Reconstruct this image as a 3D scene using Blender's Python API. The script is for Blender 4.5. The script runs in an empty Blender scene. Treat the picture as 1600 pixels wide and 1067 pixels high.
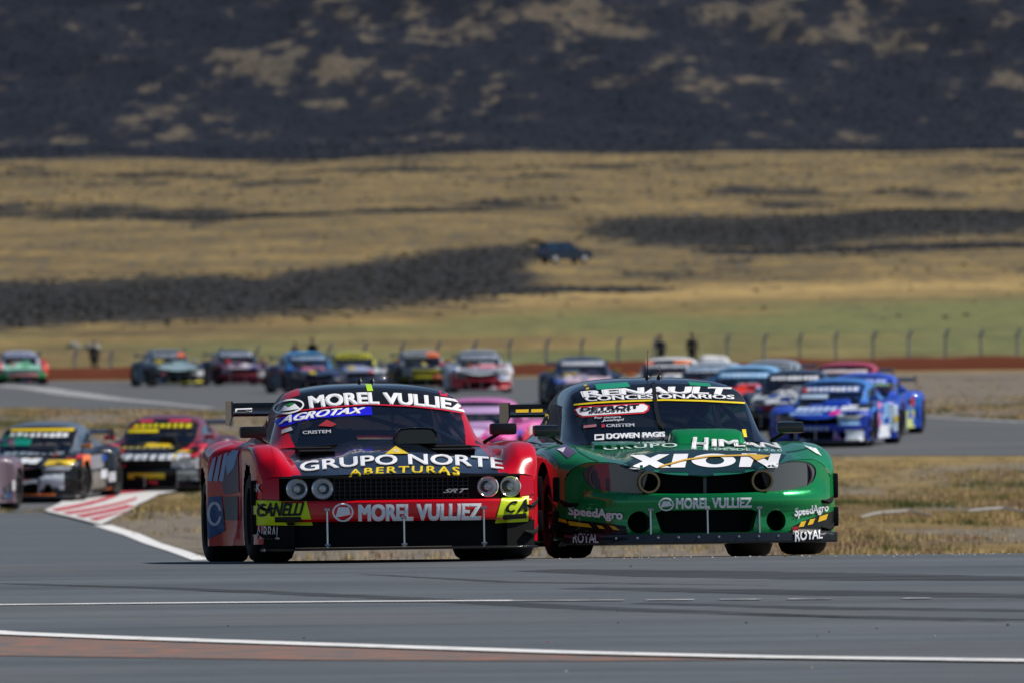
import bpy, bmesh, math, random
import numpy as np
from mathutils import Vector, Matrix
from mathutils.bvhtree import BVHTree

random.seed(7)
rng = np.random.default_rng(7)
sc = bpy.context.scene
COL = sc.collection

# ------------------------------------------------------------------ camera
F = 16000.0                     # focal length in pixels of the 1600 px wide photograph
CAMH = 2.09
PITCH = math.atan(103.5 / F)
ROLL = 0.0112
cd = bpy.data.cameras.new('camera'); cam = bpy.data.objects.new('camera', cd); COL.objects.link(cam)
cam.location = (0, 0, CAMH)
cam.rotation_euler = (math.pi / 2 - PITCH, ROLL, 0)
cd.sensor_width = 36; cd.lens = 36 * F / 1600
cd.clip_start = 1; cd.clip_end = 30000
cd.dof.use_dof = True; cd.dof.focus_distance = 75.6; cd.dof.aperture_fstop = 6.3
sc.camera = cam
CM = cam.rotation_euler.to_matrix()
CP = Vector((0, 0, CAMH))

# ------------------------------------------------------------------ light
SUN = Vector((0.72, 0.10, 0.80)).normalized()
w = bpy.data.worlds.new('World'); sc.world = w; w.use_nodes = True
nt = w.node_tree
sky = nt.nodes.new('ShaderNodeTexSky'); sky.sky_type = 'NISHITA'; sky.sun_disc = False
sky.sun_elevation = math.asin(SUN.z); sky.sun_rotation = math.atan2(SUN.x, SUN.y)
sky.altitude = 1500; sky.air_density = 1.0; sky.dust_density = 0.1; sky.ozone_density = 2.5
bg = nt.nodes['Background']; nt.links.new(sky.outputs[0], bg.inputs[0]); bg.inputs[1].default_value = 0.055
sl = bpy.data.lights.new('sun', 'SUN'); sl.energy = 4.2; sl.angle = math.radians(0.53); sl.color = (1.0, 0.95, 0.87)
so = bpy.data.objects.new('sun', sl); COL.objects.link(so); so.rotation_euler = (-SUN).to_track_quat('-Z', 'Y').to_euler()
so.location = (60, 20, 80)
sc.view_settings.view_transform = 'Standard'; sc.view_settings.look = 'None'
sc.view_settings.exposure = 0.25; sc.view_settings.gamma = 1.0

# ------------------------------------------------------------------ small helpers
def ray(px, row):
    return (CM @ Vector(((px - 800) / F, -(row - 533.5) / F, -1))).normalized()

def lin(c):
    if isinstance(c, str):
        c = [int(c[i:i + 2], 16) / 255 for i in (0, 2, 4)]
        c = [x / 12.92 if x <= .04045 else ((x + .055) / 1.055) ** 2.4 for x in c]
    return tuple(c)

def pchip(xs, ys):
    xs = np.asarray(xs, float); ys = np.asarray(ys, float)      # ys (n, ...)
    h = np.diff(xs); sh = (-1,) + (1,) * (ys.ndim - 1); hb = h.reshape(sh)
    dl = np.diff(ys, axis=0) / hb
    m = np.zeros_like(ys); m[0] = dl[0]; m[-1] = dl[-1]
    if len(xs) > 2:
        a, b = dl[:-1], dl[1:]; ok = a * b > 0
        w1 = 2 * hb[1:] + hb[:-1]; w2 = hb[1:] + 2 * hb[:-1]
        with np.errstate(divide='ignore', invalid='ignore'):
            m[1:-1] = np.where(ok, (w1 + w2) / (w1 / np.where(ok, a, 1) + w2 / np.where(ok, b, 1)), 0)
    def f(x):
        x = np.asarray(x, float); i = np.clip(np.searchsorted(xs, x, 'right') - 1, 0, len(h) - 1)
        t = ((x - xs[i]) / h[i]); t = t.reshape(t.shape + (1,) * (ys.ndim - 1)); hh = h[i].reshape(t.shape)
        return ((2*t**3 - 3*t*t + 1) * ys[i] + (t**3 - 2*t*t + t) * hh * m[i] + (-2*t**3 + 3*t*t) * ys[i+1] + (t**3 - t*t) * hh * m[i+1])
    return f

def hash2(ix, iy, s):
    n = (ix.astype(np.int64) * 374761393 + iy.astype(np.int64) * 668265263 + s * 1442695041) & 0x7fffffff
    n = ((n ^ (n >> 13)) * 1274126177) & 0x7fffffff
    return ((n ^ (n >> 16)) & 0xffff) / 65535.0
def vnoise(x, y, s=0):
    x = np.asarray(x, float); y = np.asarray(y, float)
    ix = np.floor(x); iy = np.floor(y); fx = x - ix; fy = y - iy
    fx = fx*fx*(3-2*fx); fy = fy*fy*(3-2*fy)
    a = hash2(ix, iy, s); b = hash2(ix+1, iy, s); c = hash2(ix, iy+1, s); d = hash2(ix+1, iy+1, s)
    return (a*(1-fx)+b*fx)*(1-fy) + (c*(1-fx)+d*fx)*fy
def fbm(x, y, s=0, o=4):
    v = 0; a = .5; t = 0
    for k in range(o):
        v = v + a * vnoise(x, y, s + k * 17); t += a; x = x * 2.03 + 5.1; y = y * 2.03 + 3.7; a *= .5
    return v / t

def mesh_of(name, verts, faces, smooth=True):
    me = bpy.data.meshes.new(name)
    me.from_pydata([tuple(v) for v in verts], [], [tuple(f) for f in faces])
    if smooth: me.polygons.foreach_set('use_smooth', [True] * len(me.polygons))
    me.update(); return me

def mesh_np(name, V, Fc, k, smooth=False):            # fast: V (n,3), Fc (m,k)
    me = bpy.data.meshes.new(name); V = np.asarray(V, np.float32); Fc = np.asarray(Fc, np.int32)
    me.vertices.add(len(V)); me.vertices.foreach_set('co', V.ravel())
    me.loops.add(Fc.size); me.loops.foreach_set('vertex_index', Fc.ravel())
    me.polygons.add(len(Fc)); me.polygons.foreach_set('loop_start', np.arange(0, Fc.size, k, dtype=np.int32))
    me.polygons.foreach_set('loop_total', np.full(len(Fc), k, np.int32))
    if smooth: me.polygons.foreach_set('use_smooth', np.ones(len(Fc), bool))
    me.update(calc_edges=True); return me

def link(name, me, mat=None, parent=None):
    o = bpy.data.objects.new(name, me); COL.objects.link(o)
    if mat is not None:
        if len(me.materials) == 0: me.materials.append(mat)
        if me.materials[0] != mat:
            o.material_slots[0].link = 'OBJECT'; o.material_slots[0].material = mat
    if parent is not None: o.parent = parent
    return o

def tag(o, label=None, cat=None, group=None, kind=None):
    if label: o['label'] = label
    if cat: o['category'] = cat
    if group: o['group'] = group
    if kind: o['kind'] = kind
    return o

# ------------------------------------------------------------------ materials
def newmat(name):
    m = bpy.data.materials.new(name); m.use_nodes = True
    return m, m.node_tree, m.node_tree.nodes['Principled BSDF']

def noise(nt, scale, detail=4, rough=.55, coord=None, scl=None):
    n = nt.nodes.new('ShaderNodeTexNoise'); n.inputs['Scale'].default_value = scale
    n.inputs['Detail'].default_value = detail; n.inputs['Roughness'].default_value = rough
    if coord is not None:
        if scl:
            mp = nt.nodes.new('ShaderNodeMapping'); mp.inputs['Scale'].default_value = scl
            nt.links.new(coord, mp.inputs[0]); coord = mp.outputs[0]
        nt.links.new(coord, n.inputs['Vector'])
    return n.outputs['Fac']
def ramp(nt, fac, stops):
    r = nt.nodes.new('ShaderNodeValToRGB'); e = r.color_ramp.elements
    while len(e) < len(stops): e.new(.5)
    for k, (p, c) in enumerate(stops):
        e[k].position = p; e[k].color = (*c, 1) if len(c) == 3 else c
    nt.links.new(fac, r.inputs[0]); return r.outputs[0]
def mix(nt, fac, a, b, mode='MIX'):
    n = nt.nodes.new('ShaderNodeMix'); n.data_type = 'RGBA'; n.blend_type = mode
    for v, i in ((fac, 0), (a, 6), (b, 7)):
        if hasattr(v, 'is_output'): nt.links.new(v, n.inputs[i])
        elif i == 0: n.inputs[0].default_value = v
        else: n.inputs[i].default_value = (*v, 1)
    return n.outputs[2]
def bump(nt, bs, h, strength, dist):
    b = nt.nodes.new('ShaderNodeBump'); b.inputs['Strength'].default_value = strength; b.inputs['Distance'].default_value = dist
    nt.links.new(h, b.inputs['Height']); nt.links.new(b.outputs[0], bs.inputs['Normal'])
def coords(nt, kind='Object'):
    return nt.nodes.new('ShaderNodeTexCoord').outputs[kind]

PM = {}
def paint(c, metal=0.0, rough=.35, coat=.6, dirt=.25):
    """racing paint / vinyl: slightly dusty, clear coated"""
    key = ('p', c, metal, rough, coat, dirt)
    if key in PM: return PM[key]
    m, nt, bs = newmat('paint_%d' % len(PM)); col = lin(c); co = coords(nt)
    n = noise(nt, 6, 5, .6, co); n2 = noise(nt, 60, 3, .6, co)
    d = ramp(nt, n, [(.45, (0, 0, 0)), (.8, (dirt, dirt, dirt))])
    base = mix(nt, d, col, tuple(x * .75 + .03 for x in col))
    nt.links.new(base, bs.inputs['Base Color'])
    rr = ramp(nt, n2, [(.3, (rough * .8,) * 3), (.8, (rough * 1.3,) * 3)])
    nt.links.new(rr, bs.inputs['Roughness'])
    bs.inputs['Metallic'].default_value = metal
    bs.inputs['Coat Weight'].default_value = coat; bs.inputs['Coat Roughness'].default_value = .04
    bs.inputs['Specular IOR Level'].default_value = .25
    PM[key] = m; return m
def plain(name, c, rough=.5, metal=0., coat=0., spec=.5):
    key = (name,)
    if key in PM: return PM[key]
    m, nt, bs = newmat(name); col = lin(c); co = coords(nt)
    n = noise(nt, 20, 4, .6, co)
    nt.links.new(mix(nt, n, tuple(x * .8 for x in col), tuple(min(1, x * 1.2) for x in col)), bs.inputs['Base Color'])
    bs.inputs['Roughness'].default_value = rough; bs.inputs['Metallic'].default_value = metal
    bs.inputs['Coat Weight'].default_value = coat; bs.inputs['Specular IOR Level'].default_value = spec
    PM[key] = m; return m

def glass_mat(name, tint, alpha):
    m, nt, bs = newmat(name)
    bs.inputs['Base Color'].default_value = (*tint, 1); bs.inputs['Roughness'].default_value = .03
    bs.inputs['Alpha'].default_value = alpha; bs.inputs['IOR'].default_value = 1.5
    bs.inputs['Coat Weight'].default_value = .6; bs.inputs['Coat Roughness'].default_value = .03
    return m

M = {}
M['rubber'] = plain('rubber', (.012, .012, .013), .75, spec=.3)
M['black'] = plain('black_plastic', (.008, .008, .009), .38)
M['matte'] = plain('matte_black', (.004, .004, .005), .8, spec=.2)
M['carbon'] = plain('carbon_black', (.012, .013, .015), .25, coat=.5)
M['bowl'] = plain('reflector_bowl', (.82, .84, .86), .18, .6)
M['steel'] = plain('steel', (.55, .56, .58), .28, 1.0)
M['chrome'] = plain('chrome', (.8, .8, .82), .12, 1.0)
M['rim'] = plain('rim', (.03, .03, .034), .4, .6)
M['brass'] = plain('brass', (.30, .22, .11), .35, 1.0)
M['glass'] = glass_mat('windscreen_glass', (.006, .012, .028), .55)
M['side_glass'] = glass_mat('side_glass', (.02, .045, .09), .88)
M['lens'] = glass_mat('lens_glass', (.5, .55, .6), .14)
M['smoke'] = glass_mat('smoked_cover', (.12, .128, .145), .86)
M['white'] = paint('f2f4f6', 0, .4, .3, .12)
M['skin'] = plain('skin', (.35, .2, .14), .6)

def sticker(c): return paint(c, 0, .42, .25, .1)

# ------------------------------------------------------------------ ground profile
GD = [-4000, 30, 70, 74.6, 76, 80, 90, 105, 118, 140, 160, 180, 210, 240, 300, 380, 430, 470, 520, 700, 900, 1300, 2000, 2600, 3100, 4000, 6000, 9000]
GZ = [0, 0, 0, 0, -.022, -.155, -.5, -.96, -1.15, -1.45, -1.68, -1.85, -1.52, -1.45, -1.6, -1.95, -2.1, -1.98, -1.6, 0, 3.1, 10, 22, 33.5, 103, 240, 520, 800]
_gp = pchip(GD, GZ)
def H0(d): return _gp(d)
def H(x, d):
    x = np.asarray(x, float); d = np.asarray(d, float)
    z = H0(d)
    far = np.clip((d - 640) / 500, 0, 1)
    z = z + far * (fbm(x / 60, d / 90, 3) - .5) * 2.2 * np.clip(d / 1500, .3, 1.6)
    mt = np.clip((d - 2580) / 350, 0, 1)
    z = z + mt * (fbm(x / 45, d / 60, 11) - .5) * 13 + mt * (fbm(x / 260 + 3, d / 300, 12) - .5) * 40 * np.clip((d - 2600) / 500, 0, 1)
    return z
def hz(x, d): return float(H(np.array([x]), np.array([d]))[0])

def ground_at(px, row):
    r = ray(px, row); t = 40.0; prev = None
    lo = 40.0; dd = np.concatenate([np.arange(40, 640, .5), np.arange(640, 3400, 4.0)])
    T = dd / r.y; z = CAMH + T * r.z; x = T * r.x
    h = H(x, dd); below = z < h
    # first crossing, after the visible part
    i = int(np.argmax(below)) if below.any() else len(dd) - 1
    a, b = dd[max(i - 1, 0)], dd[i]
    for _ in range(18):
        mth = (a + b) / 2; tt = mth / r.y
        if CAMH + tt * r.z < hz(tt * r.x, mth): b = mth
        else: a = mth
    tt = b / r.y
    return Vector((tt * r.x, b, hz(tt * r.x, b)))

# ------------------------------------------------------------------ terrain sheet
def build_ground():
    ds = np.concatenate([np.arange(-600, 30, 30), np.arange(30, 74, 2), np.arange(74, 82, .25), np.arange(82, 125, 1), np.arange(125, 430, 1.5),
                         np.arange(430, 760, 3), np.arange(760, 1400, 5), np.arange(1400, 2560, 12), np.arange(2560, 3300, 3.5), np.arange(3300, 9001, 150)])
    s = np.concatenate([-np.linspace(1, 0, 14)[:-1] ** 2 - 1 + 0, np.linspace(-1, 1, 131), 1 + np.linspace(0, 1, 14)[1:] ** 2])
    X = np.zeros((len(ds), len(s)))
    for i, d in enumerate(ds):
        half = .075 * max(d, 60) + 6; wide = 300 + 1.1 * max(d, 0)
        X[i] = np.where(np.abs(s) <= 1, s * half, np.sign(s) * (half + (np.abs(s) - 1) * wide))
    D = np.repeat(ds[:, None], len(s), 1)
    Z = H(X, D)
    V = np.stack([X, D, Z], -1).reshape(-1, 3)
    n, m = len(ds), len(s)
    idx = np.arange(n * m).reshape(n, m)
    Fc = np.stack([idx[:-1, :-1], idx[:-1, 1:], idx[1:, 1:], idx[1:, :-1]], -1).reshape(-1, 4)
    me = mesh_np('ground', V, Fc, 4, True)
    # --- what grows or lies on it, as masks per vertex (world position only)
    x, d = X.ravel(), D.ravel()
    green = np.clip(fbm(x / 14, d / 60, 21) * 2.6 - 1.0 + np.clip(x / 40, -.5, .5), 0, 1) * np.clip((d - 440) / 40, 0, 1) * np.clip((690 + x * 1.5 - d) / 60, 0, 1)
    brush = shrub_density(x, d)
    gold = np.clip(1 - np.abs(d - (735 + x * 1.0)) / 55, 0, 1)
    gravel = np.clip((fbm(x / 3, d / 12, 31) - .42) * 5, 0, 1)
    gravel = np.maximum(gravel, np.clip((3.0 + (d - 112) * .01 - x) / 1.5, 0, 1) * np.clip((172 - d) / 12, 0, 1))
    gravel = np.maximum(gravel, .8 * np.clip((x - 5) / 3, 0, 1) * np.clip((d - 236) / 6, 0, 1))
    gravel = np.maximum(gravel, np.clip((203 - 3 * fbm(x, x * 0, 33) - d) / -4, 0, 1) * np.clip((d - 196) / 3, 0, 1)) * np.clip((430 - d) / 20, 0, 1)
    att = me.color_attributes.new('cover', 'FLOAT_COLOR', 'POINT')
    att.data.foreach_set('color', np.stack([green, brush, gold, gravel], -1).astype(np.float32).ravel())
    mt, nt, bs = newmat('dry_ground')
    a = nt.nodes.new('ShaderNodeAttribute'); a.attribute_name = 'cover'
    sep = nt.nodes.new('ShaderNodeSeparateColor'); nt.links.new(a.outputs['Color'], sep.inputs[0])
    co = coords(nt)
    n1 = noise(nt, .9, 6, .62, co, (1, .28, 1)); n2 = noise(nt, .12, 5, .6, co, (1, .22, 1)); n3 = noise(nt, 9, 3, .6, co)
    straw = ramp(nt, n1, [(.3, (.165, .122, .058)), (.5, (.265, .19, .072)), (.72, (.37, .27, .105))])
    dull = ramp(nt, n2, [(.36, (.55, .55, .60)), (.62, (1.0, 1.0, 1.0))])
    c = mix(nt, 1.0, straw, dull, 'MULTIPLY')
    c = mix(nt, 1.0, c, ramp(nt, noise(nt, .06, 6, .65, co, (.55, .55, 1)), [(.32, (.50, .52, .58)), (.48, (.92, .92, .90)), (.62, (1.18, 1.12, .95))]), 'MULTIPLY')
    c = mix(nt, ramp(nt, n3, [(.4, (0, 0, 0)), (.75, (.5, .5, .5))]), c, (.17, .12, .08))
    grav = ramp(nt, noise(nt, 4, 6, .7, co, (1, .5, 1)), [(.3, (.10, .085, .068)), (.5, (.17, .145, .115)), (.7, (.25, .215, .17))])
    c = mix(nt, a.outputs['Alpha'], c, grav)
    grn = ramp(nt, n1, [(.3, (.09, .115, .045)), (.7, (.19, .20, .075))])
    fg = nt.nodes.new('ShaderNodeMath'); fg.operation = 'MULTIPLY'; fg.inputs[1].default_value = .85
    nt.links.new(sep.outputs[0], fg.inputs[0])
    c = mix(nt, fg.outputs[0], c, grn)
    fo = nt.nodes.new('ShaderNodeMath'); fo.operation = 'MULTIPLY'; fo.inputs[1].default_value = .8
    nt.links.new(sep.outputs[2], fo.inputs[0])
    c = mix(nt, fo.outputs[0], c, ramp(nt, n1, [(.3, (.34, .23, .08)), (.7, (.52, .37, .15))]))
    nb = noise(nt, .30, 7, .78, co, (1, .35, 1))
    nbm = nt.nodes.new('ShaderNodeMapRange'); nbm.inputs[1].default_value = .30; nbm.inputs[2].default_value = .70; nt.links.new(nb, nbm.inputs[0])
    ad = nt.nodes.new('ShaderNodeMath'); ad.operation = 'ADD'; nt.links.new(sep.outputs[1], ad.inputs[0]); nt.links.new(nbm.outputs[0], ad.inputs[1])
    cy_ = nt.nodes.new('ShaderNodeSeparateXYZ'); nt.links.new(co, cy_.inputs[0])
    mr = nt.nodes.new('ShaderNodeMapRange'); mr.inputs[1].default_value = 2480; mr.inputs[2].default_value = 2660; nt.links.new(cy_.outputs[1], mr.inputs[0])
    hill_hazed = ramp(nt, noise(nt, .35, 6, .7, co, (1, .3, 1)), [(.3, (.060, .052, .044)), (.5, (.10, .080, .060)), (.72, (.155, .12, .080))])  # hill tan dulled: cloud shadow and haze painted into the ground colour
    c = mix(nt, mr.outputs[0], c, hill_hazed)
    # sparse grey-green bushlets all over the plain
    mr2 = nt.nodes.new('ShaderNodeMapRange'); mr2.inputs[1].default_value = 640; mr2.inputs[2].default_value = 900; nt.links.new(cy_.outputs[1], mr2.inputs[0])
    sp = ramp(nt, noise(nt, .55, 5, .75, co, (1, .16, 1)), [(.47, (0, 0, 0)), (.62, (.85, .85, .85))])
    spm = nt.nodes.new('ShaderNodeMath'); spm.operation = 'MULTIPLY'; nt.links.new(sp, spm.inputs[0]); nt.links.new(mr2.outputs[0], spm.inputs[1])
    c = mix(nt, spm.outputs[0], c, (.075, .075, .065))
    hf = nt.nodes.new('ShaderNodeMath'); hf.operation = 'MULTIPLY'; hf.inputs[1].default_value = .5; nt.links.new(ad.outputs[0], hf.inputs[0])
    c = mix(nt, ramp(nt, hf.outputs[0], [(.34, (0, 0, 0)), (.45, (.85, .85, .85)), (.58, (1, 1, 1))]), c, mix(nt, mr.outputs[0], (.026, .026, .027), (.009, .013, .024)))  # brush tone; the hill one is bluer and darker, haze and cloud shade included
    nt.links.new(c, bs.inputs['Base Color']); bs.inputs['Roughness'].default_value = .95; bs.inputs['Specular IOR Level'].default_value = .15
    bump(nt, bs, n1, .5, .25)
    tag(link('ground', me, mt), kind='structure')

def shrub_density(x, d):
    """0..1: how thick dark scrub stands; bands on the plain, patches on the hill"""
    wob = (fbm(x / 25, d / 300, 41) - .5)
    b1 = np.clip(1.4 - np.abs(d - (850 + wob * 160 + x * 3.0)) / (120 + 40 * wob), 0, 1) * np.clip((5.5 + wob * 30 - x) / 9, 0, 1)
    b2 = np.clip(1.3 - np.abs(d - (1120 + wob * 180 + (x - 30) * .8)) / 110, 0, 1) * np.clip((x - 5) / 9, 0, 1)
    b3 = np.clip(1.2 - np.abs(d - (760 + wob * 60)) / 22, 0, 1) * np.clip((14 - x) / 6, 0, 1) * np.clip((x + 14) / 6, 0, 1)
    b4 = np.clip(1.2 - np.abs(d - (1330 + wob * 200)) / 35, 0, 1) * np.clip((-x) / 10 + .3, 0, 1) * (fbm(x / 20, d / 80, 45) > .42)
    b5 = np.clip(1.2 - np.abs(d - (2080 + wob * 260)) / 50, 0, 1) * (fbm(x / 30, d / 150, 46) > .38)
    b6 = np.clip(1.2 - np.abs(d - (980 + wob * 100)) / 30, 0, 1) * np.clip((x - 14) / 8, 0, 1)
    sp = np.clip((fbm(x / 18, d / 120, 47) - .60) * 6, 0, 1) * (d > 760) * (d < 2500) * .6
    hn = fbm(x / 34 + d / 160, d / 80, 48, 3) * .42 + fbm(x / 6 - d / 90, d / 22, 49, 3) * .58
    hill = np.clip((d - 2540) / 60, 0, 1) * np.clip((hn - .25) * 3.0, 0, 1)
    hill = np.maximum(hill, np.clip((d - 2540) / 40, 0, 1) * np.clip((2680 + 60 * (fbm(x / 15, d / 50, 50) - .5) - d) / 50, 0, 1) * np.clip((fbm(x / 9, d / 30, 51) - .25) * 6, 0, 1))
    near_car = np.exp(-((x - 5.0) / 4.5) ** 2 - ((d - 880) / 75) ** 2)
    return np.clip(np.maximum.reduce([b1, b2, b3, b4, b5, b6, sp, hill]) - 1.2 * near_car, 0, 1)

build_ground()

# ------------------------------------------------------------------ roads and paint, sheets over the ground
def sheet(name, pts, mat, lift, sub=1.5, flat_edges=True):
    """polygon of world (x, d) points draped over the ground"""
    bm = bmesh.new(); vs = [bm.verts.new((p[0], p[1], 0)) for p in pts]; bm.faces.new(vs)
    bmesh.ops.triangulate(bm, faces=bm.faces[:])
    ys = [p[1] for p in pts]; y0, y1 = min(ys), max(ys); y = math.floor(y0) + .25
    cuts = []
    while y < y1:
        cuts.append(y); y += .25 if 74 <= y < 82 else (sub if y > 82 else 3)
    for y in cuts:
        bmesh.ops.bisect_plane(bm, geom=bm.verts[:] + bm.edges[:] + bm.faces[:], plane_co=(0, y, 0), plane_no=(0, 1, 0))
    bmesh.ops.recalc_face_normals(bm, faces=bm.faces[:])
    for f in bm.faces:
        if f.normal.z < 0: f.normal_flip()
    for v in bm.verts: v.co.z = hz(v.co.x, v.co.y) + lift
    me = bpy.data.meshes.new(name); bm.to_mesh(me); bm.free()
    me.polygons.foreach_set('use_smooth', [True] * len(me.polygons))
    return tag(link(name, me, mat), kind='structure')

def asphalt(name, a, b, streak):
    m, nt, bs = newmat(name); co = coords(nt)
    n1 = noise(nt, .7, 5, .6, co, streak); n2 = noise(nt, 55, 3, .7, co); n3 = noise(nt, .25, 4, .5, co)
    c = ramp(nt, n1, [(.32, tuple(v * .86 for v in a)), (.68, tuple(v * 1.08 for v in b))])
    c = mix(nt, ramp(nt, n2, [(.35, (.35, .35, .35)), (.65, (0, 0, 0))]), c, tuple(x * .6 for x in a))
    c = mix(nt, ramp(nt, noise(nt, 11, 4, .75, co, (.35, 1, 1)), [(.50, (0, 0, 0)), (.72, (.5, .5, .5))]), c, tuple(x * .55 for x in a))
    c = mix(nt, ramp(nt, noise(nt, 14, 4, .8, co, (.4, 1, 1)), [(.58, (0, 0, 0)), (.75, (.4, .4, .4))]), c, tuple(x * 1.5 for x in b))
    c = mix(nt, ramp(nt, n3, [(.5, (0, 0, 0)), (.75, (.35, .35, .35))]), c, (.135, .13, .125))
    nt.links.new(c, bs.inputs['Base Color']); bs.inputs['Roughness'].default_value = .82; bs.inputs['Specular IOR Level'].default_value = .3
    bump(nt, bs, n2, .35, .008)
    return m
def worn(name, c, under, amount):
    m, nt, bs = newmat(name); co = coords(nt)
    n = noise(nt, 3.5, 6, .7, co)
    nt.links.new(mix(nt, ramp(nt, n, [(amount, (0, 0, 0)), (amount + .22, (1, 1, 1))]), c, under), bs.inputs['Base Color'])
    bs.inputs['Roughness'].default_value = .8
    return m
MA1 = asphalt('track_asphalt', (.080, .093, .107), (.114, .129, .147), (.25, 1.6, 1))
MA2 = asphalt('far_asphalt', (.086, .093, .101), (.120, .127, .136), (.2, .8, 1))
MWP = worn('white_line_paint', (.72, .72, .72), (.25, .25, .26), .52)
MWF = worn('faded_white_paint', (.45, .46, .47), (.10, .105, .11), .40)
MRD = worn('red_kerb_paint', (.45, .03, .05), (.5, .35, .35), .55)
MOR = worn('orange_strip_paint', (.27, .12, .075), (.12, .105, .10), .36)
def skid(name):
    m, nt, bs = newmat(name); co = coords(nt)
    bs.inputs['Base Color'].default_value = (.035, .037, .04, 1); bs.inputs['Roughness'].default_value = .7
    nt.links.new(ramp(nt, noise(nt, 1.2, 5, .6, co, (.12, 9, 1)), [(.36, (0, 0, 0)), (.62, (.9, .9, .9))]), bs.inputs['Alpha'])
    return m
MSK = skid('skid_rubber')
MDT = plain('red_dirt', (.115, .034, .018), .95, spec=.1)

def G(px, row):
    p = ground_at(px, row); return (p.x, p.y)
# the near bend: asphalt up to the crest, the left part runs on down behind it
sheet('track', [(-60, 20), (60, 20), (60, 74.0), (9, 75.15), (4.6, 75.35), (2.2, 76.5), (-1.0, 79), (-2.2, 83), (-2.3, 92), (-2.9, 112),
                G(310, 872), G(235, 850), G(165, 823), G(75, 801), (-45, 172), (-60, 110)], MA1, .012)
# far loop: in from the upper left, round at the right and back to the left
up = [G(-700, 586), G(-60, 594), G(430, 597), G(620, 594), G(860, 591), G(1010, 598), G(1200, 622), G(1330, 641), G(1450, 650), G(1600, 657), G(2300, 664)]
lo = [G(2300, 720), G(1600, 712), G(1300, 711), G(900, 716), G(600, 736), G(300, 760), G(180, 769), G(72, 800), (-60, 176), (-60, 200), G(-100, 722), G(0, 714), G(180, 706), G(400, 698), G(560, 690), G(660, 676), G(600, 662), G(450, 650), G(300, 643), G(-60, 638), G(-700, 630)]
sheet('track_loop', up + lo, MA2, .010)

def stripe(name, pl, wid, mat, lift):
    """a painted line: polyline of (x, d) with widths"""
    L, R_ = [], []
    for i, p in enumerate(pl):
        a = Vector(pl[max(i - 1, 0)]); b = Vector(pl[min(i + 1, len(pl) - 1)]); t = (b - a).normalized(); n = Vector((-t.y, t.x))
        ww = wid[i] if isinstance(wid, (list, tuple)) else wid
        L.append(Vector(p) + n * ww / 2); R_.append(Vector(p) - n * ww / 2)
    return sheet(name, [tuple(v) for v in L] + [tuple(v) for v in reversed(R_)], mat, lift, 3)
stripe('white_line', [G(-300, 960), G(0, 948.5), G(300, 945.5), G(620, 943), G(800, 942)], .16, MWP, .020)
for a, b in ((800, 975), (1010, 1085), (1125, 1190), (1230, 1300), (1410, 1455)):
    stripe('faded_line', [G(a, 942.2 - (a - 800) * .006), G(b, 942.2 - (b - 800) * .006)], .14, MWF, .020)
stripe('edge_line', [G(-500, 958), G(0, 994), G(200, 1002), G(560, 1014), G(900, 1025), G(1200, 1032), G(1600, 1037.5), G(2200, 1043)], .30, MWP, .024)
sheet('orange_strip', [G(-500, 974), G(0, 997), G(300, 1008), G(600, 1018), G(900, 1028), G(1180, 1035), G(900, 1036.5), G(500, 1035), G(0, 1028), G(-500, 1016)], MOR, .016)
for pl, wd in (([G(0, 914), G(250, 921), G(420, 928), G(640, 938), G(900, 952), G(1250, 965), G(1700, 973)], [.1, .25, .35, .35, .4, .35, .2]),
               ([G(840, 893), G(1100, 899), G(1400, 905), G(1700, 908)], [.5, 1.3, 1.2, .6]),
               ([G(900, 921), G(1300, 929), G(1700, 936)], [.4, .9, .5]), ([G(1000, 945), G(1300, 953), G(1700, 958)], [.2, .45, .3]),
               ([G(1120, 960), G(1350, 969), G(1600, 975)], [.05, .12, .05]), ([G(560, 899), G(800, 912), G(1200, 917)], [.05, .2, .08])):
    stripe('skid_mark', pl, wd, MSK, .0165)
stripe('edge_line', [G(160, 822), G(205, 836), G(240, 851), G(275, 862), G(316, 877)], [.28, .26, .22, .22, .22], MWP, .022)
stripe('edge_line', [G(-80, 596), G(0, 602), G(60, 607), G(125, 617), G(180, 624), G(330, 638)], [.6, 1.0, 1.2, 1.3, .8, .4], MWF, .020)
stripe('edge_line', [G(1440, 652), G(1500, 655), G(1600, 660), G(1900, 668)], [.3, .5, .5, .5], MWF, .020)
# kerb: low concrete wedge with red stripes along it
KP = [G(68, 800), G(100, 784), G(180, 770), G(300, 757), G(420, 746), G(420, 752), G(300, 765), G(247, 775), G(217, 790), G(158, 823)]
kerb = sheet('kerb', KP, worn('kerb_concrete', (.62, .61, .60), (.36, .34, .33), .5), .040)
for q in ([G(80, 799), G(90, 802), G(182, 779), G(180, 775)], [G(98, 804), G(108, 807), G(214, 783), G(214, 780)], [G(118, 809), G(130, 812), G(212, 794), G(197, 792)], [G(140, 814), G(150, 817), G(196, 803), G(203, 800)],
          [G(186, 771), G(186, 775), G(300, 762), G(300, 759)]):
    o = sheet('kerb_stripe', q, MRD, .048); o.parent = kerb; del o['kind']

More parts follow.
